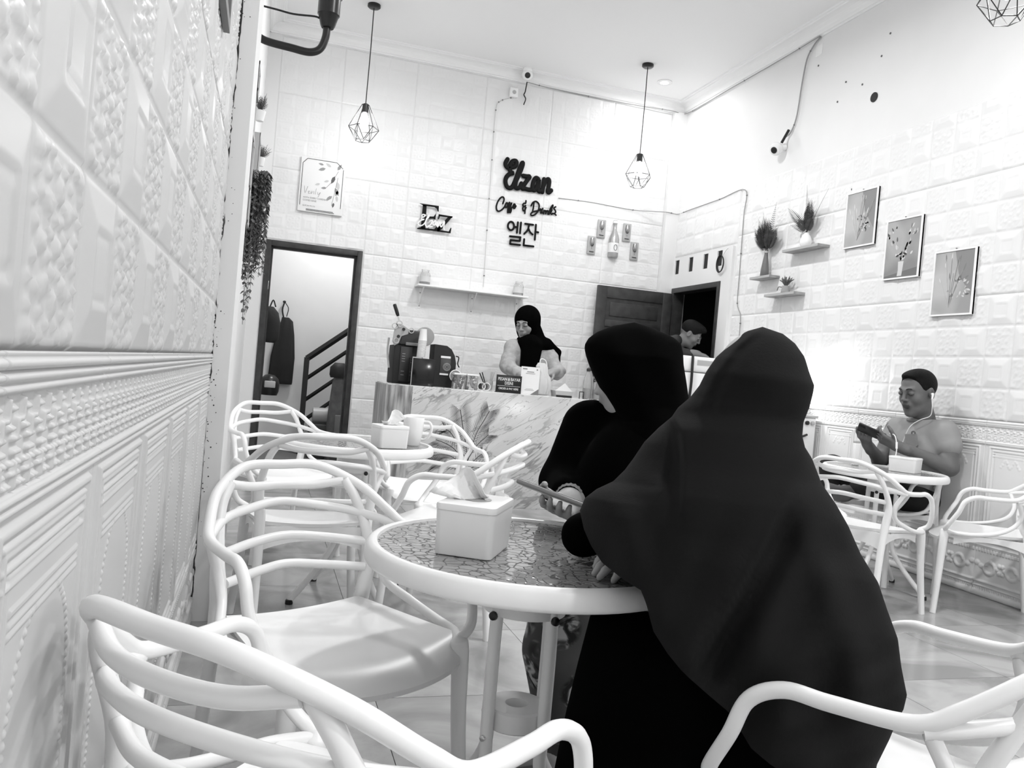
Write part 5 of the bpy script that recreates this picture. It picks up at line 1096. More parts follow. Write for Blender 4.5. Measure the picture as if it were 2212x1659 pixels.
def sdf(prims, h):
    los, his = [], []
    for p in prims:
        if p[6]: continue
        if p[0] == 'c': m = max(p[3], p[4]); los.append(np.minimum(p[1], p[2])-m); his.append(np.maximum(p[1], p[2])+m)
        else: m = p[2].max() if p[3] is not None else p[2]; los.append(p[1]-m); his.append(p[1]+m)
    lo = np.min(los, 0)-5*h; hi = np.max(his, 0)+5*h; n = np.ceil((hi-lo)/h).astype(int)+1
    F = np.full(n, 9., np.float32); ax = [lo[i]+h*np.arange(n[i]) for i in range(3)]
    for p in prims:
        k = p[5]; mg = k+5*h
        if p[0] == 'c': m = max(p[3], p[4]); a, b = np.minimum(p[1], p[2])-m-mg, np.maximum(p[1], p[2])+m+mg
        else: m = p[2].max() if p[3] is not None else p[2]; a, b = p[1]-m-mg, p[1]+m+mg
        i0 = np.clip(np.floor((a-lo)/h).astype(int), 0, n-1); i1 = np.clip(np.ceil((b-lo)/h).astype(int)+1, 1, n)
        g = np.stack(np.meshgrid(*[ax[i][i0[i]:i1[i]] for i in range(3)], indexing='ij'), -1)
        if g.size == 0: continue
        if p[0] == 'c':
            ba = p[2]-p[1]; L = max(ba@ba, 1e-9); t = np.clip(((g-p[1])@ba)/L, 0, 1)
            d = np.linalg.norm(g-p[1]-t[..., None]*ba, axis=-1)-(p[3]+(p[4]-p[3])*t)
        else:
            q = g-p[1]
            if p[3] is not None: q = q@p[3]
            k0 = np.linalg.norm(q/p[2], axis=-1); k1 = np.linalg.norm(q/p[2]**2, axis=-1)+1e-9; d = k0*(k0-1)/k1
        s = tuple(slice(i0[i], i1[i]) for i in range(3)); f = F[s]
        if p[6]: d = -d; hh = np.clip(.5-.5*(f-d)/k, 0, 1); F[s] = f+(d-f)*hh+k*hh*(1-hh)
        else: hh = np.clip(.5+.5*(f-d)/k, 0, 1); F[s] = f+(d-f)*hh-k*hh*(1-hh)
    return surf_nets(F, lo, h)
class Body:
    def __init__(s): s.V = []; s.Q = []; s.mi = []; s.n = 0
    def add(s, VQ, M=None, mi=0):
        V, Q = VQ
        if M is not None: A = np.array(M); V2 = V@A[:3,:3].T+A[:3,3]
        else: V2 = V
        mm = mi(V[Q].mean(1)) if callable(mi) else np.full(len(Q), mi)
        s.V.append(V2); s.Q.append(Q+s.n); s.mi.append(mm); s.n += len(V2); return s
    def build(s, name, mats, parent=None):
        me = np_mesh(name, np.concatenate(s.V), np.concatenate(s.Q), mats); me.polygons.foreach_set('material_index', np.concatenate(s.mi).astype(np.int32)); me.update()
        bm = bmesh.new(); bm.from_mesh(me); bmesh.ops.smooth_vert(bm, verts=bm.verts[:], factor=.5, use_axis_x=True, use_axis_y=True, use_axis_z=True); bmesh.ops.recalc_face_normals(bm, faces=bm.faces[:]); bm.to_mesh(me); bm.free()
        return link(name, me, parent)
def frame_mat(loc, fwd, up=(0,0,1), s=1):
    f = Vector(fwd).normalized(); u = Vector(up); r = f.cross(u).normalized(); u = r.cross(f)
    return Matrix(((r.x*s, f.x*s, u.x*s, loc[0]), (r.y*s, f.y*s, u.y*s, loc[1]), (r.z*s, f.z*s, u.z*s, loc[2]), (0, 0, 0, 1)))
def head_prims(ears=True, male=True):
    P = [ell((0,-.018,.035), (.075,.095,.083), .03), ell((0,.018,-.03), (.060,.068,.085), .03), ell((0,.034,-.078), (.044 if male else .04,.045,.034), .025), ell((0,.066,-.098), (.022,.02,.016), .02),
         ell((-.034,.052,-.022), (.026,.026,.026), .02), ell((.034,.052,-.022), (.026,.026,.026), .02),
         cap((-.036,.074,.034), (-.012,.085,.030), .009, .009, .015), cap((.036,.074,.034), (.012,.085,.030), .009, .009, .015),
         ell((-.031,.098,.014), (.017,.014,.010), .012, True), ell((.031,.098,.014), (.017,.014,.010), .012, True),
         ell((-.031,.080,.013), (.0155,.011,.0105), .004), ell((.031,.080,.013), (.0155,.011,.0105), .004),
         cap((0,.088,.026), (0,.103,-.014), .0065, .0095, .012), ell((0,.104,-.019), (.0115,.011,.009), .008), ell((-.0125,.095,-.021), (.008,.009,.007), .006), ell((.0125,.095,-.021), (.008,.009,.007), .006),
         ell((0,.083,-.046), (.026,.013,.016), .015), ell((0,.0925,-.0495), (.022,.0065,.0048), .004), ell((0,.0915,-.0595), (.019,.0065,.0055), .004)]
    if ears:
        for s in (-1, 1): P += [ell((s*.078,-.012,-.002), (.009,.019,.031), .006), ell((s*.084,-.008,.0), (.005,.010,.018), .004, True)]
    P += [cap((0,-.025,-.07), (0,-.045,-.19), .052 if male else .045, .058 if male else .05, .03)]
    return P
def head_mats(p):   # 0 skin, 1 lips
    lips = (np.abs(p[:,0]) < .0225) & (p[:,1] > .088) & (np.abs(p[:,2]+.0545) < .0115)
    return lips.astype(int)
def face_details(parent, M, brow, m_brow):
    for s in (-1, 1):
        P = cr([(s*.012,.0945,.0335), (s*.027,.0915,.0385), (s*.043,.077,.034)], 4); MB().tube(P, [.0018]+[.0034]*(len(P)-3)+[.002, .001], 6, flat=.6).xf(M).build('eyebrow', m_brow, parent)
        P = cr([(s*.0165,.0885,.0095), (s*.024,.0915,.0068), (s*.033,.0905,.0068), (s*.046,.080,.0105)], 4); MB().tube(P, .0014, 6).xf(M).build('eyelash', m_brow, parent)
def hand_prims(M, side=1, curl=(.5,.5,.5,.5), thumb=.4, s=1.0, spread=.12):
    out = []; R3 = M.to_3x3(); o = M.translation
    def W(p): return o+R3@(Vector(p)*s)
    xs = (.030, .010, -.010, -.029); ln = (.070, .078, .072, .056)
    for i in range(4):
        x = xs[i]*side; b = Vector((x, .088-.004*abs(i-1.3), 0)); out.append(cap(W((x*.55, .0, 0)), W(b), .016*s, .0115*s, .012))
        sp = (1.5-i)*spread*.5*side; p = b; a = 0
        for j, fr in enumerate((.45, .32, .23)):
            a += curl[i]*(.8 if j == 0 else 1.0); d = Vector((math.sin(sp)*math.cos(a), math.cos(sp)*math.cos(a), -math.sin(a))); q = p+d*ln[i]*fr
            out.append(cap(W(p), W(q), (.0092-.0009*j)*s, (.0084-.0009*j)*s, .005)); p = q
    p = Vector((.022*side, .018, -.006)); d = Vector((.72*side, .66, -.22)).normalized()
    for j, L in enumerate((.042, .032, .026)):
        q = p+d*L; out.append(cap(W(p), W(q), (.013-.0015*j)*s, (.0115-.0015*j)*s, .008)); p = q; d = (Vector((d.x-thumb*.55*side, d.y+.15, d.z-thumb*.35))).normalized()
    out.append(cap(W((0, -.05, 0)), W((0, .01, 0)), .026*s, .027*s, .02))
    return out
M_SKIN = mat('skin_tan', .13, .5, noise=.08, nscale=25); M_SKINL = mat('skin_light', .27, .5, noise=.05, nscale=25); M_LIP = mat('lip', .06, .45); M_LIPL = mat('lip_soft', .22, .45)
M_HAIR = mat('black_hair', .005, .6, spec=.15, bump=.5, bscale=180); M_BROW = mat('brow', .02, .7)
M_BLKCLOTH = mat('black_veil', .0012, .95, spec=.03); M_GRYCLOTH = mat('charcoal_veil', .0105, .9, spec=.12, bump=.08, bscale=220)

# ---- woman in the long charcoal veil (seated on the foreground chair, seen from behind)
def view_frame(C0):
    d = np.array([C0[0], C0[1], 0.]); L = np.hypot(C0[0], C0[1]); d /= L; return d, np.array([d[1], -d[0], 0.]), L
_IC = {}
def interp(P, z):
    k = id(P)
    if k not in _IC:
        A = sorted(P, key=lambda q: q[1]); _IC[k] = (P, [a[1] for a in A], [a[0] for a in A])
    _, xs, ys = _IC[k]; j = bisect.bisect_left(xs, z)
    if j <= 0: return ys[0]
    if j >= len(xs): return ys[-1]
    d = xs[j]-xs[j-1]; return ys[j] if d < 1e-9 else ys[j-1]+(ys[j]-ys[j-1])*(z-xs[j-1])/d
def pl(pts, z): return interp(pts, z)
def veil_mesh(name, C0, L, R, hem, bfun, m, parent, relief=None, nt=96, nq=150, ztop=None, D=None, taper=True):
    d, r, Ld = view_frame(C0); zt = ztop or max(q[1] for q in L); V = []; rows = []
    for i in range(nq):
        th = 2*math.pi*i/nq; q = math.cos(th); fr = math.sin(th)      # fr>0: far side, fr<0: side facing the camera
        qq = math.copysign(abs(q)**.9, q)
        # find where this column meets the hem
        ze = .75
        for _ in range(25):
            sl, sr = interp(L, ze), interp(R, ze); s = (sl+sr)/2+(sr-sl)/2*qq; zn = hem(s, fr); ze += .5*(zn-ze)
        rows.append((qq, fr, ze))
    for j in range(nt+1):
        t = (j/nt)**.85 if taper else j/nt
        for (qq, fr, ze) in rows:
            z = zt+(ze-zt)*t; z = min(z, zt)
            sl, sr = interp(L, z), interp(R, z); s = (sl+sr)/2+(sr-sl)/2*qq; b = bfun(z)*min(1, ((zt-z)/.09+.0)**.5)
            dd = b*fr + (relief(s, z, fr) if relief else 0) + (D(z) if D else 0)
            k = (Ld+dd)/Ld; P = np.array([C0[0], C0[1], 0.])+r*s*k+d*dd; V.append((P[0], P[1], 1.05+(z-1.05)*k))
    Fc = [(j*nq+i, j*nq+(i+1) % nq, (j+1)*nq+(i+1) % nq, (j+1)*nq+i) for j in range(nt) for i in range(nq)]
    mb = MB().add(V, Fc); o = mb.build(name, m, parent, ang=75); return o
GC = (.93, 1.15)
c_fold = [(-.045, .91), (-.064, .856), (-.11, .74), (-.15, .637), (-.20, .53)]; c_side = [(-.285, 1.02), (-.274, 1.001), (-.257, .973), (-.248, .928), (-.243, .856), (-.24, .80)]
c_head = [(-.14, 1.172), (-.147, 1.16), (-.174, 1.133), (-.199, 1.091), (-.216, 1.049), (-.225, 1.01)]; c_back = [(-.05, .93), (-.045, .903), (-.023, .813), (.025, .725), (.069, .614), (.08, .5)]
def ss(a, b, x):
    t = min(1, max(0, (x-a)/(b-a))); return t*t*(3-2*t)
def g_relief(s, z, fr):
    if fr > .25: return 0
    w_ = ss(.25, -.15, fr); h = 0
    f = ss(.93, .80, z)*ss(.50, .56, z)
    x = s-pl(c_fold, z); h += f*(-.036*ss(.008, -.016, x) + .016*math.exp(-((x-.026)/.022)**2))
    x = s-pl(c_side, z); h += ss(1.02, .98, z)*ss(.78, .90, z)*(-.030*ss(-.007, .007, x)+.012*math.exp(-((x+.018)/.014)**2))
    x = s-pl(c_head, z); h += ss(1.0, 1.04, z)*ss(1.172, 1.15, z)*(-.006*math.exp(-(x/.008)**2)+.004*math.exp(-((x-.016)/.010)**2))
    x = s-pl(c_back, z); h += ss(.93, .86, z)*(-.012*math.exp(-(x/.03)**2)+.010*math.exp(-((x-.05)/.03)**2))
    x = s-(-.33+(.86-z)*.25); h += ss(.90, .84, z)*.014*math.sin((s*.9+z*.55)*42)*ss(-.22, -.34, s)
    h += ss(.78, .5, z)*.012*math.sin(s*40+z*12)+ss(.95, .6, z)*.006*math.sin(s*70-z*22)
    h += .010*math.exp(-((z-1.0)/.03)**2)*ss(-.14, -.06, s)
    return h*w_
GHEM = [(z, s_) for s_, z in GH]+[(.40, .0), (.36, .2)]
gp = thing('person', 'seated woman in a long charcoal veil seen from behind at the nearest table', 'person', (1.0, 1.1, 0))
veil_mesh('long_veil', GC, GL, GR, lambda s, fr: max(.36, interp(GHEM, s)) , lambda z: float(np.interp(z, [.36, .55, .75, .86, .93, .99, 1.04, 1.09, 1.2], [.20, .20, .19, .17, .135, .105, .105, .115, .11])), M_GRYCLOTH, gp, g_relief, nt=170, nq=240)
SKL = [(-.36, .70), (-.393, .616), (-.411, .51), (-.425, .415), (-.437, .309), (-.45, .1), (-.45, 0)]; SKR = [(-.02, .70), (.03, .6), (.05, .5), (.06, .3), (.06, 0)]
veil_mesh('black_dress', GC, SKL, SKR, lambda s, fr: .012, lambda z: float(np.interp(z, [0, .3, .45, .72], [.13, .13, .12, .10])), M_BLKCLOTH, gp, lambda s, z, fr: .008*math.sin(s*40)*(1 if fr < 0 else 0), nt=40, nq=80, ztop=.64, D=lambda z: -.03, taper=False)
b = Body(); hp = hand_prims(frame_mat((.752, 1.402, .748), (-.93, -.33, -.14), (.05, -.1, 1)), -1, (.25, .22, .28, .35), .3)
b.add(sdf(hp+[cap((.752, 1.402, .748), (.81, 1.36, .80), .026, .035)]+[cap((.80, 1.36, .80), (.86, 1.24, .93), .04, .05), cap((.86, 1.24, .93), (.84, 1.23, 1.0), .08, .05, .05), ell((.835, 1.235, 1.08), (.075, .085, .09), .03)], .0042)); b.build('body', [mat('skin_hand', .42, .5)], gp)

# ---- woman in black at the far side of the table
BC = (.98, 1.95)
bp_ = thing('person', 'woman in black hijab and black top holding a phone at the nearest table', 'person', (1.08, 1.97, 0))
BL2 = BL+[(-.07, .96), (-.10, .93), (-.12, .88), (-.12, .80)]; BR2 = BR+[(.118, 1.0), (.135, .93), (.15, .86), (.15, .80)]
veil_mesh('hijab', BC, BL2, BR2, lambda s, fr: .84+.05*math.sin(s*9), lambda z: float(np.interp(z, [.8, .92, 1.0, 1.08, 1.14, 1.25], [.17, .16, .13, .125, .125, .11])), M_BLKCLOTH, bp_, lambda s, z, fr: .004*math.sin(s*50+z*30), nt=60, nq=90)
d_, r_, _ = view_frame(BC)
hc = np.array([BC[0], BC[1], 0])+r_*(-.055)+d_*.03
MH = frame_mat((hc[0], hc[1], 1.075), (-r_[0]*.86+d_[0]*.5, -r_[1]*.86+d_[1]*.5, -.30), (0, 0, 1), 1.0)
b = Body(); b.add(sdf(head_prims(False, False), .0042), MH, head_mats)
h1 = hand_prims(frame_mat((.735, 1.83, .752), (-.62, -.74, -.10), (-.30, .12, -.95)), -1, (.35, .38, .42, .5), .9, .95)
b.add(sdf(h1+[cap((.735, 1.835, .758), (.775, 1.95, .77), .026, .033)], .0042)); b.build('body', [mat('skin_fair', .42, .5), M_LIPL], bp_); face_details(bp_, MH, 1, M_BROW)
b = Body(); b.add(sdf([cap((1.10, 1.98, .50), (1.03, 1.95, .85), .14, .135, .06), cap((.90, 2.07, .925), (1.06, 1.83, .92), .065, .065, .05), cap((1.0, 1.95, .95), (.96, 1.95, 1.0), .06, .05, .04), ell((.93, 1.90, .80), (.14, .15, .16), .05),
    cap((.875, 2.085, .925), (.80, 2.05, .775), .075, .062, .04), cap((.80, 2.05, .775), (.757, 1.895, .765), .058, .047, .03),
    cap((1.06, 1.82, .92), (.97, 1.70, .79), .075, .062, .04), cap((.97, 1.70, .79), (.80, 1.60, .77), .058, .052, .03), cap((.80, 1.60, .77), (.628, 1.475, .748), .052, .044, .03), cap((1.12, 2.0, .46), (.98, 1.94, .48), .15, .12, .05)], .008)); b.build('black_top', [M_BLKCLOTH], bp_)
m = MB(); P0 = Vector((.768, 1.915, .766)); P1 = Vector((.742, 1.852, .761)); n = 40; V = []
for i in range(7):
    p = P0.lerp(P1, i/6); ax = (P1-P0).normalized(); u = ax.orthogonal().normalized(); v = ax.cross(u)
    for k in range(n): rr_ = (.0475-.016*(i/6))*(1+.035*(k % 2)); a = 2*math.pi*k/n; V.append(p+u*rr_*math.cos(a)+v*rr_*math.sin(a))
m.add(V, [(i*n+k, i*n+(k+1) % n, (i+1)*n+(k+1) % n, (i+1)*n+k) for i in range(6) for k in range(n)]).build('ribbed_cuff', mat('cuff_grey', .22, .8), bp_)
mf = mat('floral_cloth', .09, .8)
nd, lk, bs = nodes_of(mf); tc = nd.new('ShaderNodeTexCoord'); nz = nd.new('ShaderNodeTexNoise'); nz.inputs['Scale'].default_value = 24; nz.inputs['Detail'].default_value = 3; nz.inputs['Distortion'].default_value = 1.2
vo = nd.new('ShaderNodeTexVoronoi'); vo.inputs['Scale'].default_value = 11; lk.new(tc.outputs['Object'], nz.inputs['Vector']); lk.new(tc.outputs['Object'], vo.inputs['Vector'])
mk = nd.new('ShaderNodeMapRange'); mk.inputs['From Min'].default_value = .55; mk.inputs['From Max'].default_value = .42; lk.new(vo.outputs['Distance'], mk.inputs['Value'])
rp = nd.new('ShaderNodeValToRGB'); rp.color_ramp.elements[0].position = .42; rp.color_ramp.elements[0].color = (.01, .01, .01, 1); e1 = rp.color_ramp.elements.new(.5); e1.color = (.085, .085, .085, 1); rp.color_ramp.elements[-1].position = .60; rp.color_ramp.elements[-1].color = (.5, .5, .5, 1); lk.new(nz.outputs['Fac'], rp.inputs[0])
mxn = nd.new('ShaderNodeMix'); mxn.data_type = 'RGBA'; lk.new(mk.outputs[0], mxn.inputs[0]); mxn.inputs[6].default_value = (.075, .075, .075, 1); lk.new(rp.outputs[0], mxn.inputs[7]); lk.new(mxn.outputs[2], bs.inputs['Base Color'])
b = Body(); b.add(sdf([cap((1.10, 1.90, .47), (.75, 1.82, .49), .095, .085, .05), cap((.75, 1.82, .49), (.79, 1.86, .14), .085, .05, .04), cap((1.10, 2.05, .47), (.79, 2.02, .49), .09, .08, .05), cap((.79, 2.02, .49), (.85, 2.05, .12), .08, .05, .04), cap((.70, 1.80, .40), (.76, 1.84, .25), .06, .06, .05)], .008)); b.build('floral_trousers', [mf], bp_)
for (x, y) in ((.775, 1.85), (.84, 2.05)):
    b = Body(); b.add(sdf([cap((x, y, .12), (x, y, .05), .034, .032), cap((x, y, .04), (x-.13, y-.02, .03), .036, .03, .03)], .006)); b.build('foot', [mat('skin_hand', .42, .5)], bp_)
    MB().box(-.19, .05, -.045, .045, 0, .014, .006).xf(Matrix.Translation((x, y, 0))).build('sandal', M_GREY, bp_)
# her phone
def phone(loc, fwd, up, label, L=.15, W=.075, tilt=0, cm=None):
    t = thing('phone', label, 'phone', (0, 0, 0)); M = frame_mat(loc, fwd, up); t.matrix_world = M
    MB().box(-W/2, W/2, -L/2, L/2, -.0065, .0045, .004).build('case', cm or M_GREY, t); MB().box(-W/2+.004, W/2-.004, -L/2+.004, L/2-.004, .0046, .0052).build('screen', mat('screen_glass', .02, .1), t)
    MB().box(-W/2+.008, -W/2+.03, L/2-.045, L/2-.01, -.0065, -.0045, .001).build('lens_bump', M_BLACK, t); return t
phone((.657, 1.742, .787), (-.80, .55, .22), (.25, .1, .95), 'phone in a pale case held low by the woman in the black hijab', .165, .08, cm=mat('phone_case', .22, .3))

# ---- man with earphones by the right wall
mp_ = thing('person', 'seated man in a grey t-shirt with white earphones looking at his phone', 'person', (3.92, 4.1, 0))
MH = frame_mat((3.885, 4.06, 1.165), (-.955, -.14, -.24), (0, 0, 1), 1.19)
b = Body(); b.add(sdf(head_prims(True, True), .0042), MH, head_mats)
b.add(sdf([cap((4.0, 3.905, .94), (3.975, 3.85, .735), .058, .05, .03), cap((3.975, 3.85, .73), (3.67, 3.955, .835), .05, .03, .03)]+hand_prims(frame_mat((3.665, 3.945, .832), (-.70, .55, .38), (-.62, -.25, -.70)), 1, (.55, .6, .65, .7), .5, 1.08), .0055))
b.add(sdf([cap((3.94, 4.28, .93), (3.84, 4.27, .72), .055, .046, .03), cap((3.84, 4.27, .71), (3.66, 4.16, .80), .046, .03, .03)]+hand_prims(frame_mat((3.645, 4.165, .81), (-.72, -.48, .50), (-.62, -.05, -.75)), -1, (.6, .65, .7, .75), .5, 1.08), .0055))
b.add(sdf([cap((3.70, 4.22, .515), (3.60, 4.27, .50), .042, .04, .03), cap((3.60, 4.27, .49), (3.50, 4.31, .52), .036, .028, .03), cap((3.60, 4.27, .47), (3.56, 4.29, .46), .03, .03, .03)], .007))
b.build('body', [M_SKIN, M_LIP], mp_); face_details(mp_, MH, 1, M_BROW)
def hair_mats(p): return np.zeros(len(p))
hb = Body(); hb.add(sdf([ell((0,-.022,.038), (.0785,.0985,.0865), .02), ell((0,.02,.098), (.052,.055,.024), .02), ell((0,.118,.0), (.12,.098,.113), .008, True), ell((0,.03,-.135), (.2,.2,.105), .02, True), ell((.08,-.005,-.01), (.022,.026,.034), .01, True), ell((-.08,-.005,-.01), (.022,.026,.034), .01, True)], .0045), MH); hb.build('hair', [M_HAIR], mp_)
M_TEE = mat('tshirt_grey', .30, .9, bump=.15, bscale=25)
tb_ = Body(); tb_.add(sdf([cap((3.97, 4.1, .52), (3.965, 4.1, .70), .14, .145, .06), ell((3.965, 4.095, .80), (.125, .195, .20), .06), cap((3.985, 3.93, .935), (3.965, 4.27, .925), .07, .068, .06), cap((3.99, 3.925, .935), (3.992, 3.885, .862), .078, .076, .04), cap((3.965, 4.27, .925), (3.92, 4.28, .85), .072, .07, .04), cap((3.965, 4.1, .97), (3.95, 4.09, 1.0), .062, .056, .04)], .0065)); tb_.build('tshirt', [M_TEE], mp_)
MB().tube([(3.945+.066*math.cos(a)*1.0, 4.09+.062*math.sin(a), 1.004-.012*math.cos(a+math.pi)) for a in [2*math.pi*k/28 for k in range(28)]], .006, 8, closed=True).build('collar', mat('tee_trim', .24, .9), mp_)
pk = MB().prism([(-.04, .05), (.04, .05), (.04, -.02), (0, -.045), (-.04, -.02)], (0,0,0), (1,0,0), (0,1,0), .003); pk.xf(frame_mat((3.842, 4.02, .86), (-.12, .1, .98), (-1, -.25, -.1))); pk.build('pocket', mat('tee_pocket', .25, .9), mp_)
emb = MB()
for r0 in (.008, .014): emb.tube([(r0*math.cos(a), r0*math.sin(a), .004) for a in [2*math.pi*k/14 for k in range(14)]], .002, 5, closed=True)
emb.xf(frame_mat((3.842, 4.01, .915), (-.12, .1, .98), (-1, -.25, -.1))); emb.build('emblem', mat('emblem_ink', .06, .7), mp_)
M_JEAN = mat('dark_jeans', .012, .8, bump=.2, bscale=60)
tr_ = Body(); tr_.add(sdf([cap((3.98, 4.18, .52), (3.60, 4.42, .64), .095, .075, .05), cap((3.60, 4.42, .64), (3.60, 4.46, .12), .07, .05, .04), cap((3.98, 4.02, .50), (3.90, 4.0, .50), .09, .085, .05), cap((3.90, 4.02, .50), (3.72, 4.10, .56), .085, .07, .05), cap((3.72, 4.10, .56), (3.66, 4.24, .53), .065, .052, .04)], .008)); tr_.build('trousers', [M_JEAN], mp_)
MB().box(-.16, .07, -.045, .045, 0, .03, .012).xf(Matrix.Translation((3.60, 4.47, 0))).build('shoe', M_BLACKM, mp_)
phone((3.562, 4.052, .902), (-.66, .66, .34), (.62, .25, .74), 'black phone held sideways by the seated man', .165, .08, cm=M_BLACK)
t = thing('earphones', 'white wired earphones running from the man\'s ear to his phone', 'earphones', (3.9, 3.97, 1.15)); o_ = Vector((3.9, 3.97, 1.15))
MB().tube([Vector(p)-o_ for p in ((3.905, 3.958, 1.165), (3.90, 3.95, 1.155), (3.895, 3.948, 1.13))], [.010, .007, .005], 10).build('earbud', M_WHITE, t)
MB().tube([Vector(p)-o_ for p in cr([(3.895, 3.948, 1.13), (3.90, 3.945, 1.08), (3.90, 3.955, 1.03), (3.86, 3.99, 1.0), (3.835, 4.04, .95), (3.83, 4.08, .85), (3.82, 4.09, .78)], 6)], .0024, 6).build('lead', M_WHITE, t)
MB().tube([Vector(p)-o_ for p in cr([(3.625, 3.97, .905), (3.60, 3.90, .895), (3.60, 3.88, .84), (3.60, 3.88, .78), (3.62, 3.93, .71)], 6)], .003, 6).build('charge_lead', M_WHITE, t); MB().tube([Vector((3.60, 3.882, .86))-o_, Vector((3.60, 3.878, .82))-o_], .006, 8).build('plug_sleeve', M_WHITE, t)
t = thing('power_bank', 'slim white power bank standing on the seated man\'s table', 'power bank', (3.47, 4.06, .692))
MB().box(-.022, .022, -.012, .012, 0, .135, .006).build('case', M_WHITE, t); MB().box(-.02, .02, -.0105, .0105, .135, .15, .004).build('cap', M_LGREY, t)

# ---- barista behind the counter
bp2 = thing('person', 'barista in a pale jacket and black hijab standing behind the counter', 'person', (2.26, 6.98, 0))
MH = frame_mat((2.195, 6.86, 1.525), (-.60, -.68, -.34), (0, 0, 1), 1.17)
b = Body(); b.add(sdf(head_prims(False, False), .0042), MH, head_mats)
b.add(sdf([cap((2.03, 6.70, 1.10), (2.10, 6.52, 1.05), .035, .028, .02)]+hand_prims(frame_mat((2.11, 6.51, 1.05), (.6, -.5, -.35), (0, -.3, .9)), 1, (.4, .45, .5, .5), .4), .006))
b.add(sdf([cap((2.50, 6.66, 1.13), (2.36, 6.48, 1.12), .035, .028, .02)]+hand_prims(frame_mat((2.35, 6.47, 1.12), (-.8, -.35, -.2), (.1, -.4, .9)), -1, (.6, .6, .65, .7), .5), .006))
b.add(sdf([cap((2.20, 7.0, .85), (2.18, 7.0, .06), .075, .045, .03), cap((2.34, 7.0, .85), (2.36, 7.0, .06), .075, .045, .03)], .012)); b.build('body', [M_SKINL, M_LIPL], bp2); face_details(bp2, MH, 1, M_BROW)
hj = Body(); hj.add(sdf([ell((0,-.03,.03), (.098,.118,.108), .04), ell((0,-.03,-.06), (.088,.10,.09), .04), ell((0,.13,-.03), (.058,.11,.092), .010, True)], .005), MH)
hj.add(sdf([cap((2.255, 6.89, 1.52), (2.345, 6.87, 1.37), .075, .06, .05), ell((2.23, 6.89, 1.38), (.10, .10, .05), .04), cap((2.16, 6.83, 1.345), (2.40, 6.84, 1.35), .042, .05, .04), cap((2.40, 6.85, 1.365), (2.52, 6.88, 1.30), .05, .035, .03), cap((2.52, 6.88, 1.30), (2.545, 6.90, 1.19), .03, .02, .02), cap((2.22, 6.79, 1.36), (2.20, 6.76, 1.12), .075, .06, .04), cap((2.28, 6.79, 1.33), (2.26, 6.76, 1.08), .06, .04, .04)], .008)); hj.build('hijab', [M_BLKCLOTH], bp2)
M_JKT = mat('jacket_pale', .36, .9, noise=.08, nscale=40, bump=.8, bscale=22)
_rn = random.Random(5)
def wrinkles(a, b, r, n):
    a = Vector(a); b = Vector(b); ax = (b-a).normalized(); u = ax.orthogonal().normalized(); v = ax.cross(u); out = []
    for k in range(n):
        p = a.lerp(b, (k+_rn.uniform(.1, .9))/n); q0 = _rn.uniform(0, 6.28); rr = r*_rn.uniform(.93, 1.0); P = [p+(u*math.cos(q0+t)+v*math.sin(q0+t))*rr+ax*(.03*(t-.7)) for t in (0, .7, 1.4)]
        out += [cap(P[0], P[1], .010, .014, .012), cap(P[1], P[2], .014, .009, .012)]
    return out
jk = Body(); jk.add(sdf(wrinkles((2.095, 6.88, 1.30), (2.035, 6.80, 1.13), .062, 9)+wrinkles((2.035, 6.80, 1.13), (2.09, 6.60, 1.075), .053, 8)+wrinkles((2.435, 6.88, 1.275), (2.495, 6.78, 1.12), .063, 9)+wrinkles((2.495, 6.78, 1.12), (2.42, 6.57, 1.125), .056, 8)+wrinkles((2.26, 6.93, .95), (2.26, 6.9, 1.2), .16, 8)+[cap((2.26, 6.95, .86), (2.26, 6.92, 1.15), .155, .16, .06), cap((2.10, 6.90, 1.305), (2.42, 6.91, 1.28), .075, .075, .05), ell((2.26, 6.91, 1.24), (.19, .115, .15), .05), cap((2.095, 6.88, 1.30), (2.035, 6.80, 1.13), .066, .06, .04), cap((2.035, 6.80, 1.13), (2.09, 6.60, 1.075), .058, .05, .03), cap((2.435, 6.88, 1.275), (2.495, 6.78, 1.12), .066, .062, .04), cap((2.495, 6.78, 1.12), (2.42, 6.57, 1.125), .06, .053, .03)], .0085)); jk.build('jacket', [M_JKT], bp2)
sk = Body(); sk.add(sdf([cap((2.26, 6.97, .9), (2.26, 7.0, .12), .16, .20, .05)], .014)); sk.build('skirt', [mat('skirt_dark', .03, .85)], bp2)
for x in (2.19, 2.35): MB().box(x-.04, x+.04, 6.84, 7.08, 0, .05, .015).build('shoe', M_BLACKM, bp2)
t = thing('plastic_bag', 'translucent white plastic bag held open by the barista', 'bag', (2.235, 6.42, ZT))
blob('bag_film', [(0, 0, .003, .05, .04), (0, 0, .01, .065, .05), (.005, 0, .08, .078, .06), (.005, 0, .14, .07, .055), (.0, 0, .19, .045, .04), (-.01, .0, .24, .05, .03), (-.015, 0, .27, .03, .02)], mat('bag_film', .75, .35, alpha=.75), t, n=40, fold=.08, fk=9, ang=25)
blob('wrapped_item', [(0, 0, .005, .035, .03), (0, 0, .06, .04, .034), (0, 0, .09, .03, .028)], M_GREY, t); MB().tube(cr([(-.035, -.01, .23), (-.03, -.01, .3), (.02, 0, .29), (.04, 0, .22)], 4), .004, 6).build('handle', M_WHITE, t)

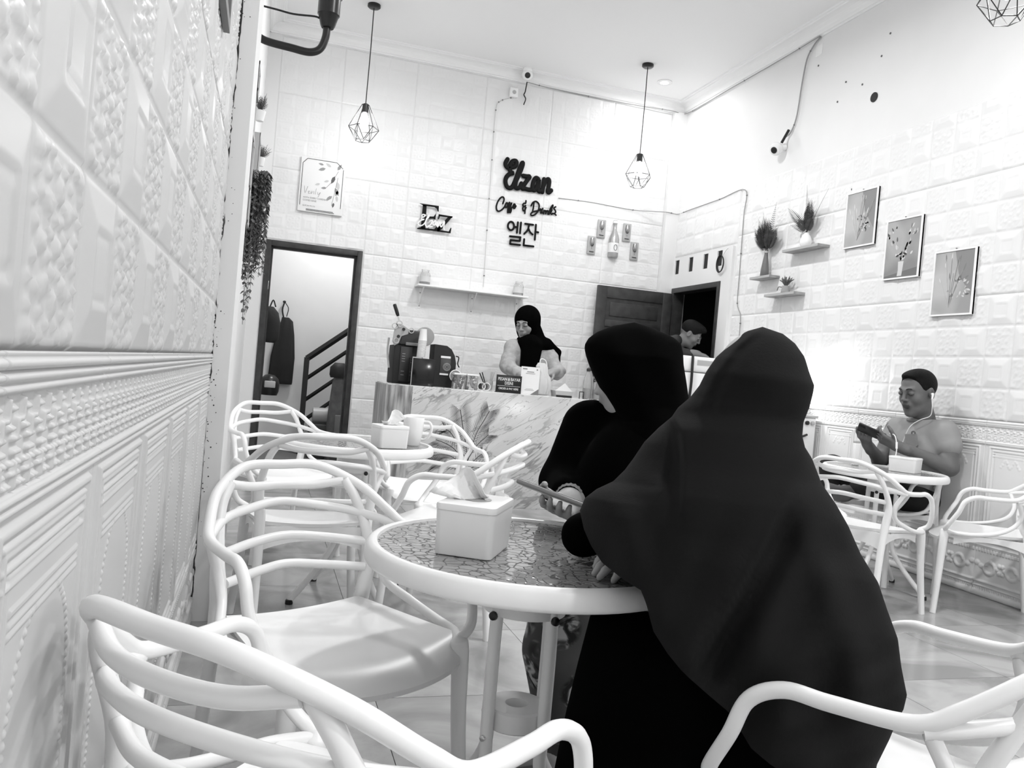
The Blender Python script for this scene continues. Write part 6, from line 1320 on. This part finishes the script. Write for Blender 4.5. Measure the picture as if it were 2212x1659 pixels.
# ---- man bowed over the freezer
m2 = thing('person', 'man in black bowed over the white freezer, face in profile', 'person', (3.5, 7.2, 0))
MH = frame_mat((3.895, 6.95, 1.60), (.72, -.44, -.56), (-.1, 0, 1), 1.06)
b = Body(); b.add(sdf(head_prims(True, True), .0045), MH, head_mats)
b.add(sdf([cap((3.80, 6.83, 1.405), (3.87, 6.78, 1.415), .035, .028, .02)]+hand_prims(frame_mat((3.88, 6.775, 1.415), (.85, -.3, -.15), (.2, -.3, .9)), -1, (.4, .5, .5, .5), .4), .006))
b.add(sdf([cap((3.45, 7.2, .9), (3.42, 7.2, .06), .08, .045, .03), cap((3.45, 7.36, .9), (3.42, 7.38, .06), .08, .045, .03)], .014)); b.build('body', [mat('skin_mid', .17, .5), M_LIP], m2); face_details(m2, MH, 1, M_BROW)
hb = Body(); hb.add(sdf([ell((0,-.02,.045), (.081,.10,.085), .03), ell((0,.045,.095), (.055,.055,.035), .03), ell((0,.108,-.03), (.13,.085,.106), .012, True), ell((0,.03,-.13), (.2,.2,.105), .02, True), ell((.08,-.005,-.01), (.022,.026,.034), .01, True), ell((-.08,-.005,-.01), (.022,.026,.034), .01, True)], .005), MH); hb.build('hair', [M_HAIR], m2)
ts = Body(); ts.add(sdf([cap((3.45, 7.28, .92), (3.50, 7.22, 1.15), .15, .15, .06), cap((3.50, 7.22, 1.15), (3.66, 7.05, 1.45), .15, .12, .06), cap((3.66, 6.93, 1.46), (3.66, 7.2, 1.44), .07, .07, .05), cap((3.67, 6.91, 1.46), (3.74, 6.86, 1.41), .065, .055, .03), cap((3.74, 6.86, 1.41), (3.83, 6.81, 1.405), .052, .045, .02), cap((3.70, 7.0, 1.50), (3.76, 6.98, 1.53), .065, .058, .03), cap((3.66, 7.2, 1.44), (3.74, 7.16, 1.41), .065, .055, .03)], .009)); ts.build('black_shirt', [M_BLACKM], m2)
tj = Body(); tj.add(sdf([cap((3.45, 7.2, .92), (3.42, 7.2, .1), .09, .06, .04), cap((3.45, 7.36, .92), (3.42, 7.38, .1), .09, .06, .04)], .014)); tj.build('trousers', [M_JEAN], m2)
for y in (7.2, 7.38): MB().box(3.38, 3.6, y-.045, y+.045, 0, .05, .015).build('shoe', M_BLACKM, m2)
for t in (gp, bp_, mp_, bp2, m2):
    for c in t.children: c.location = (-t.location.x, -t.location.y, -t.location.z)
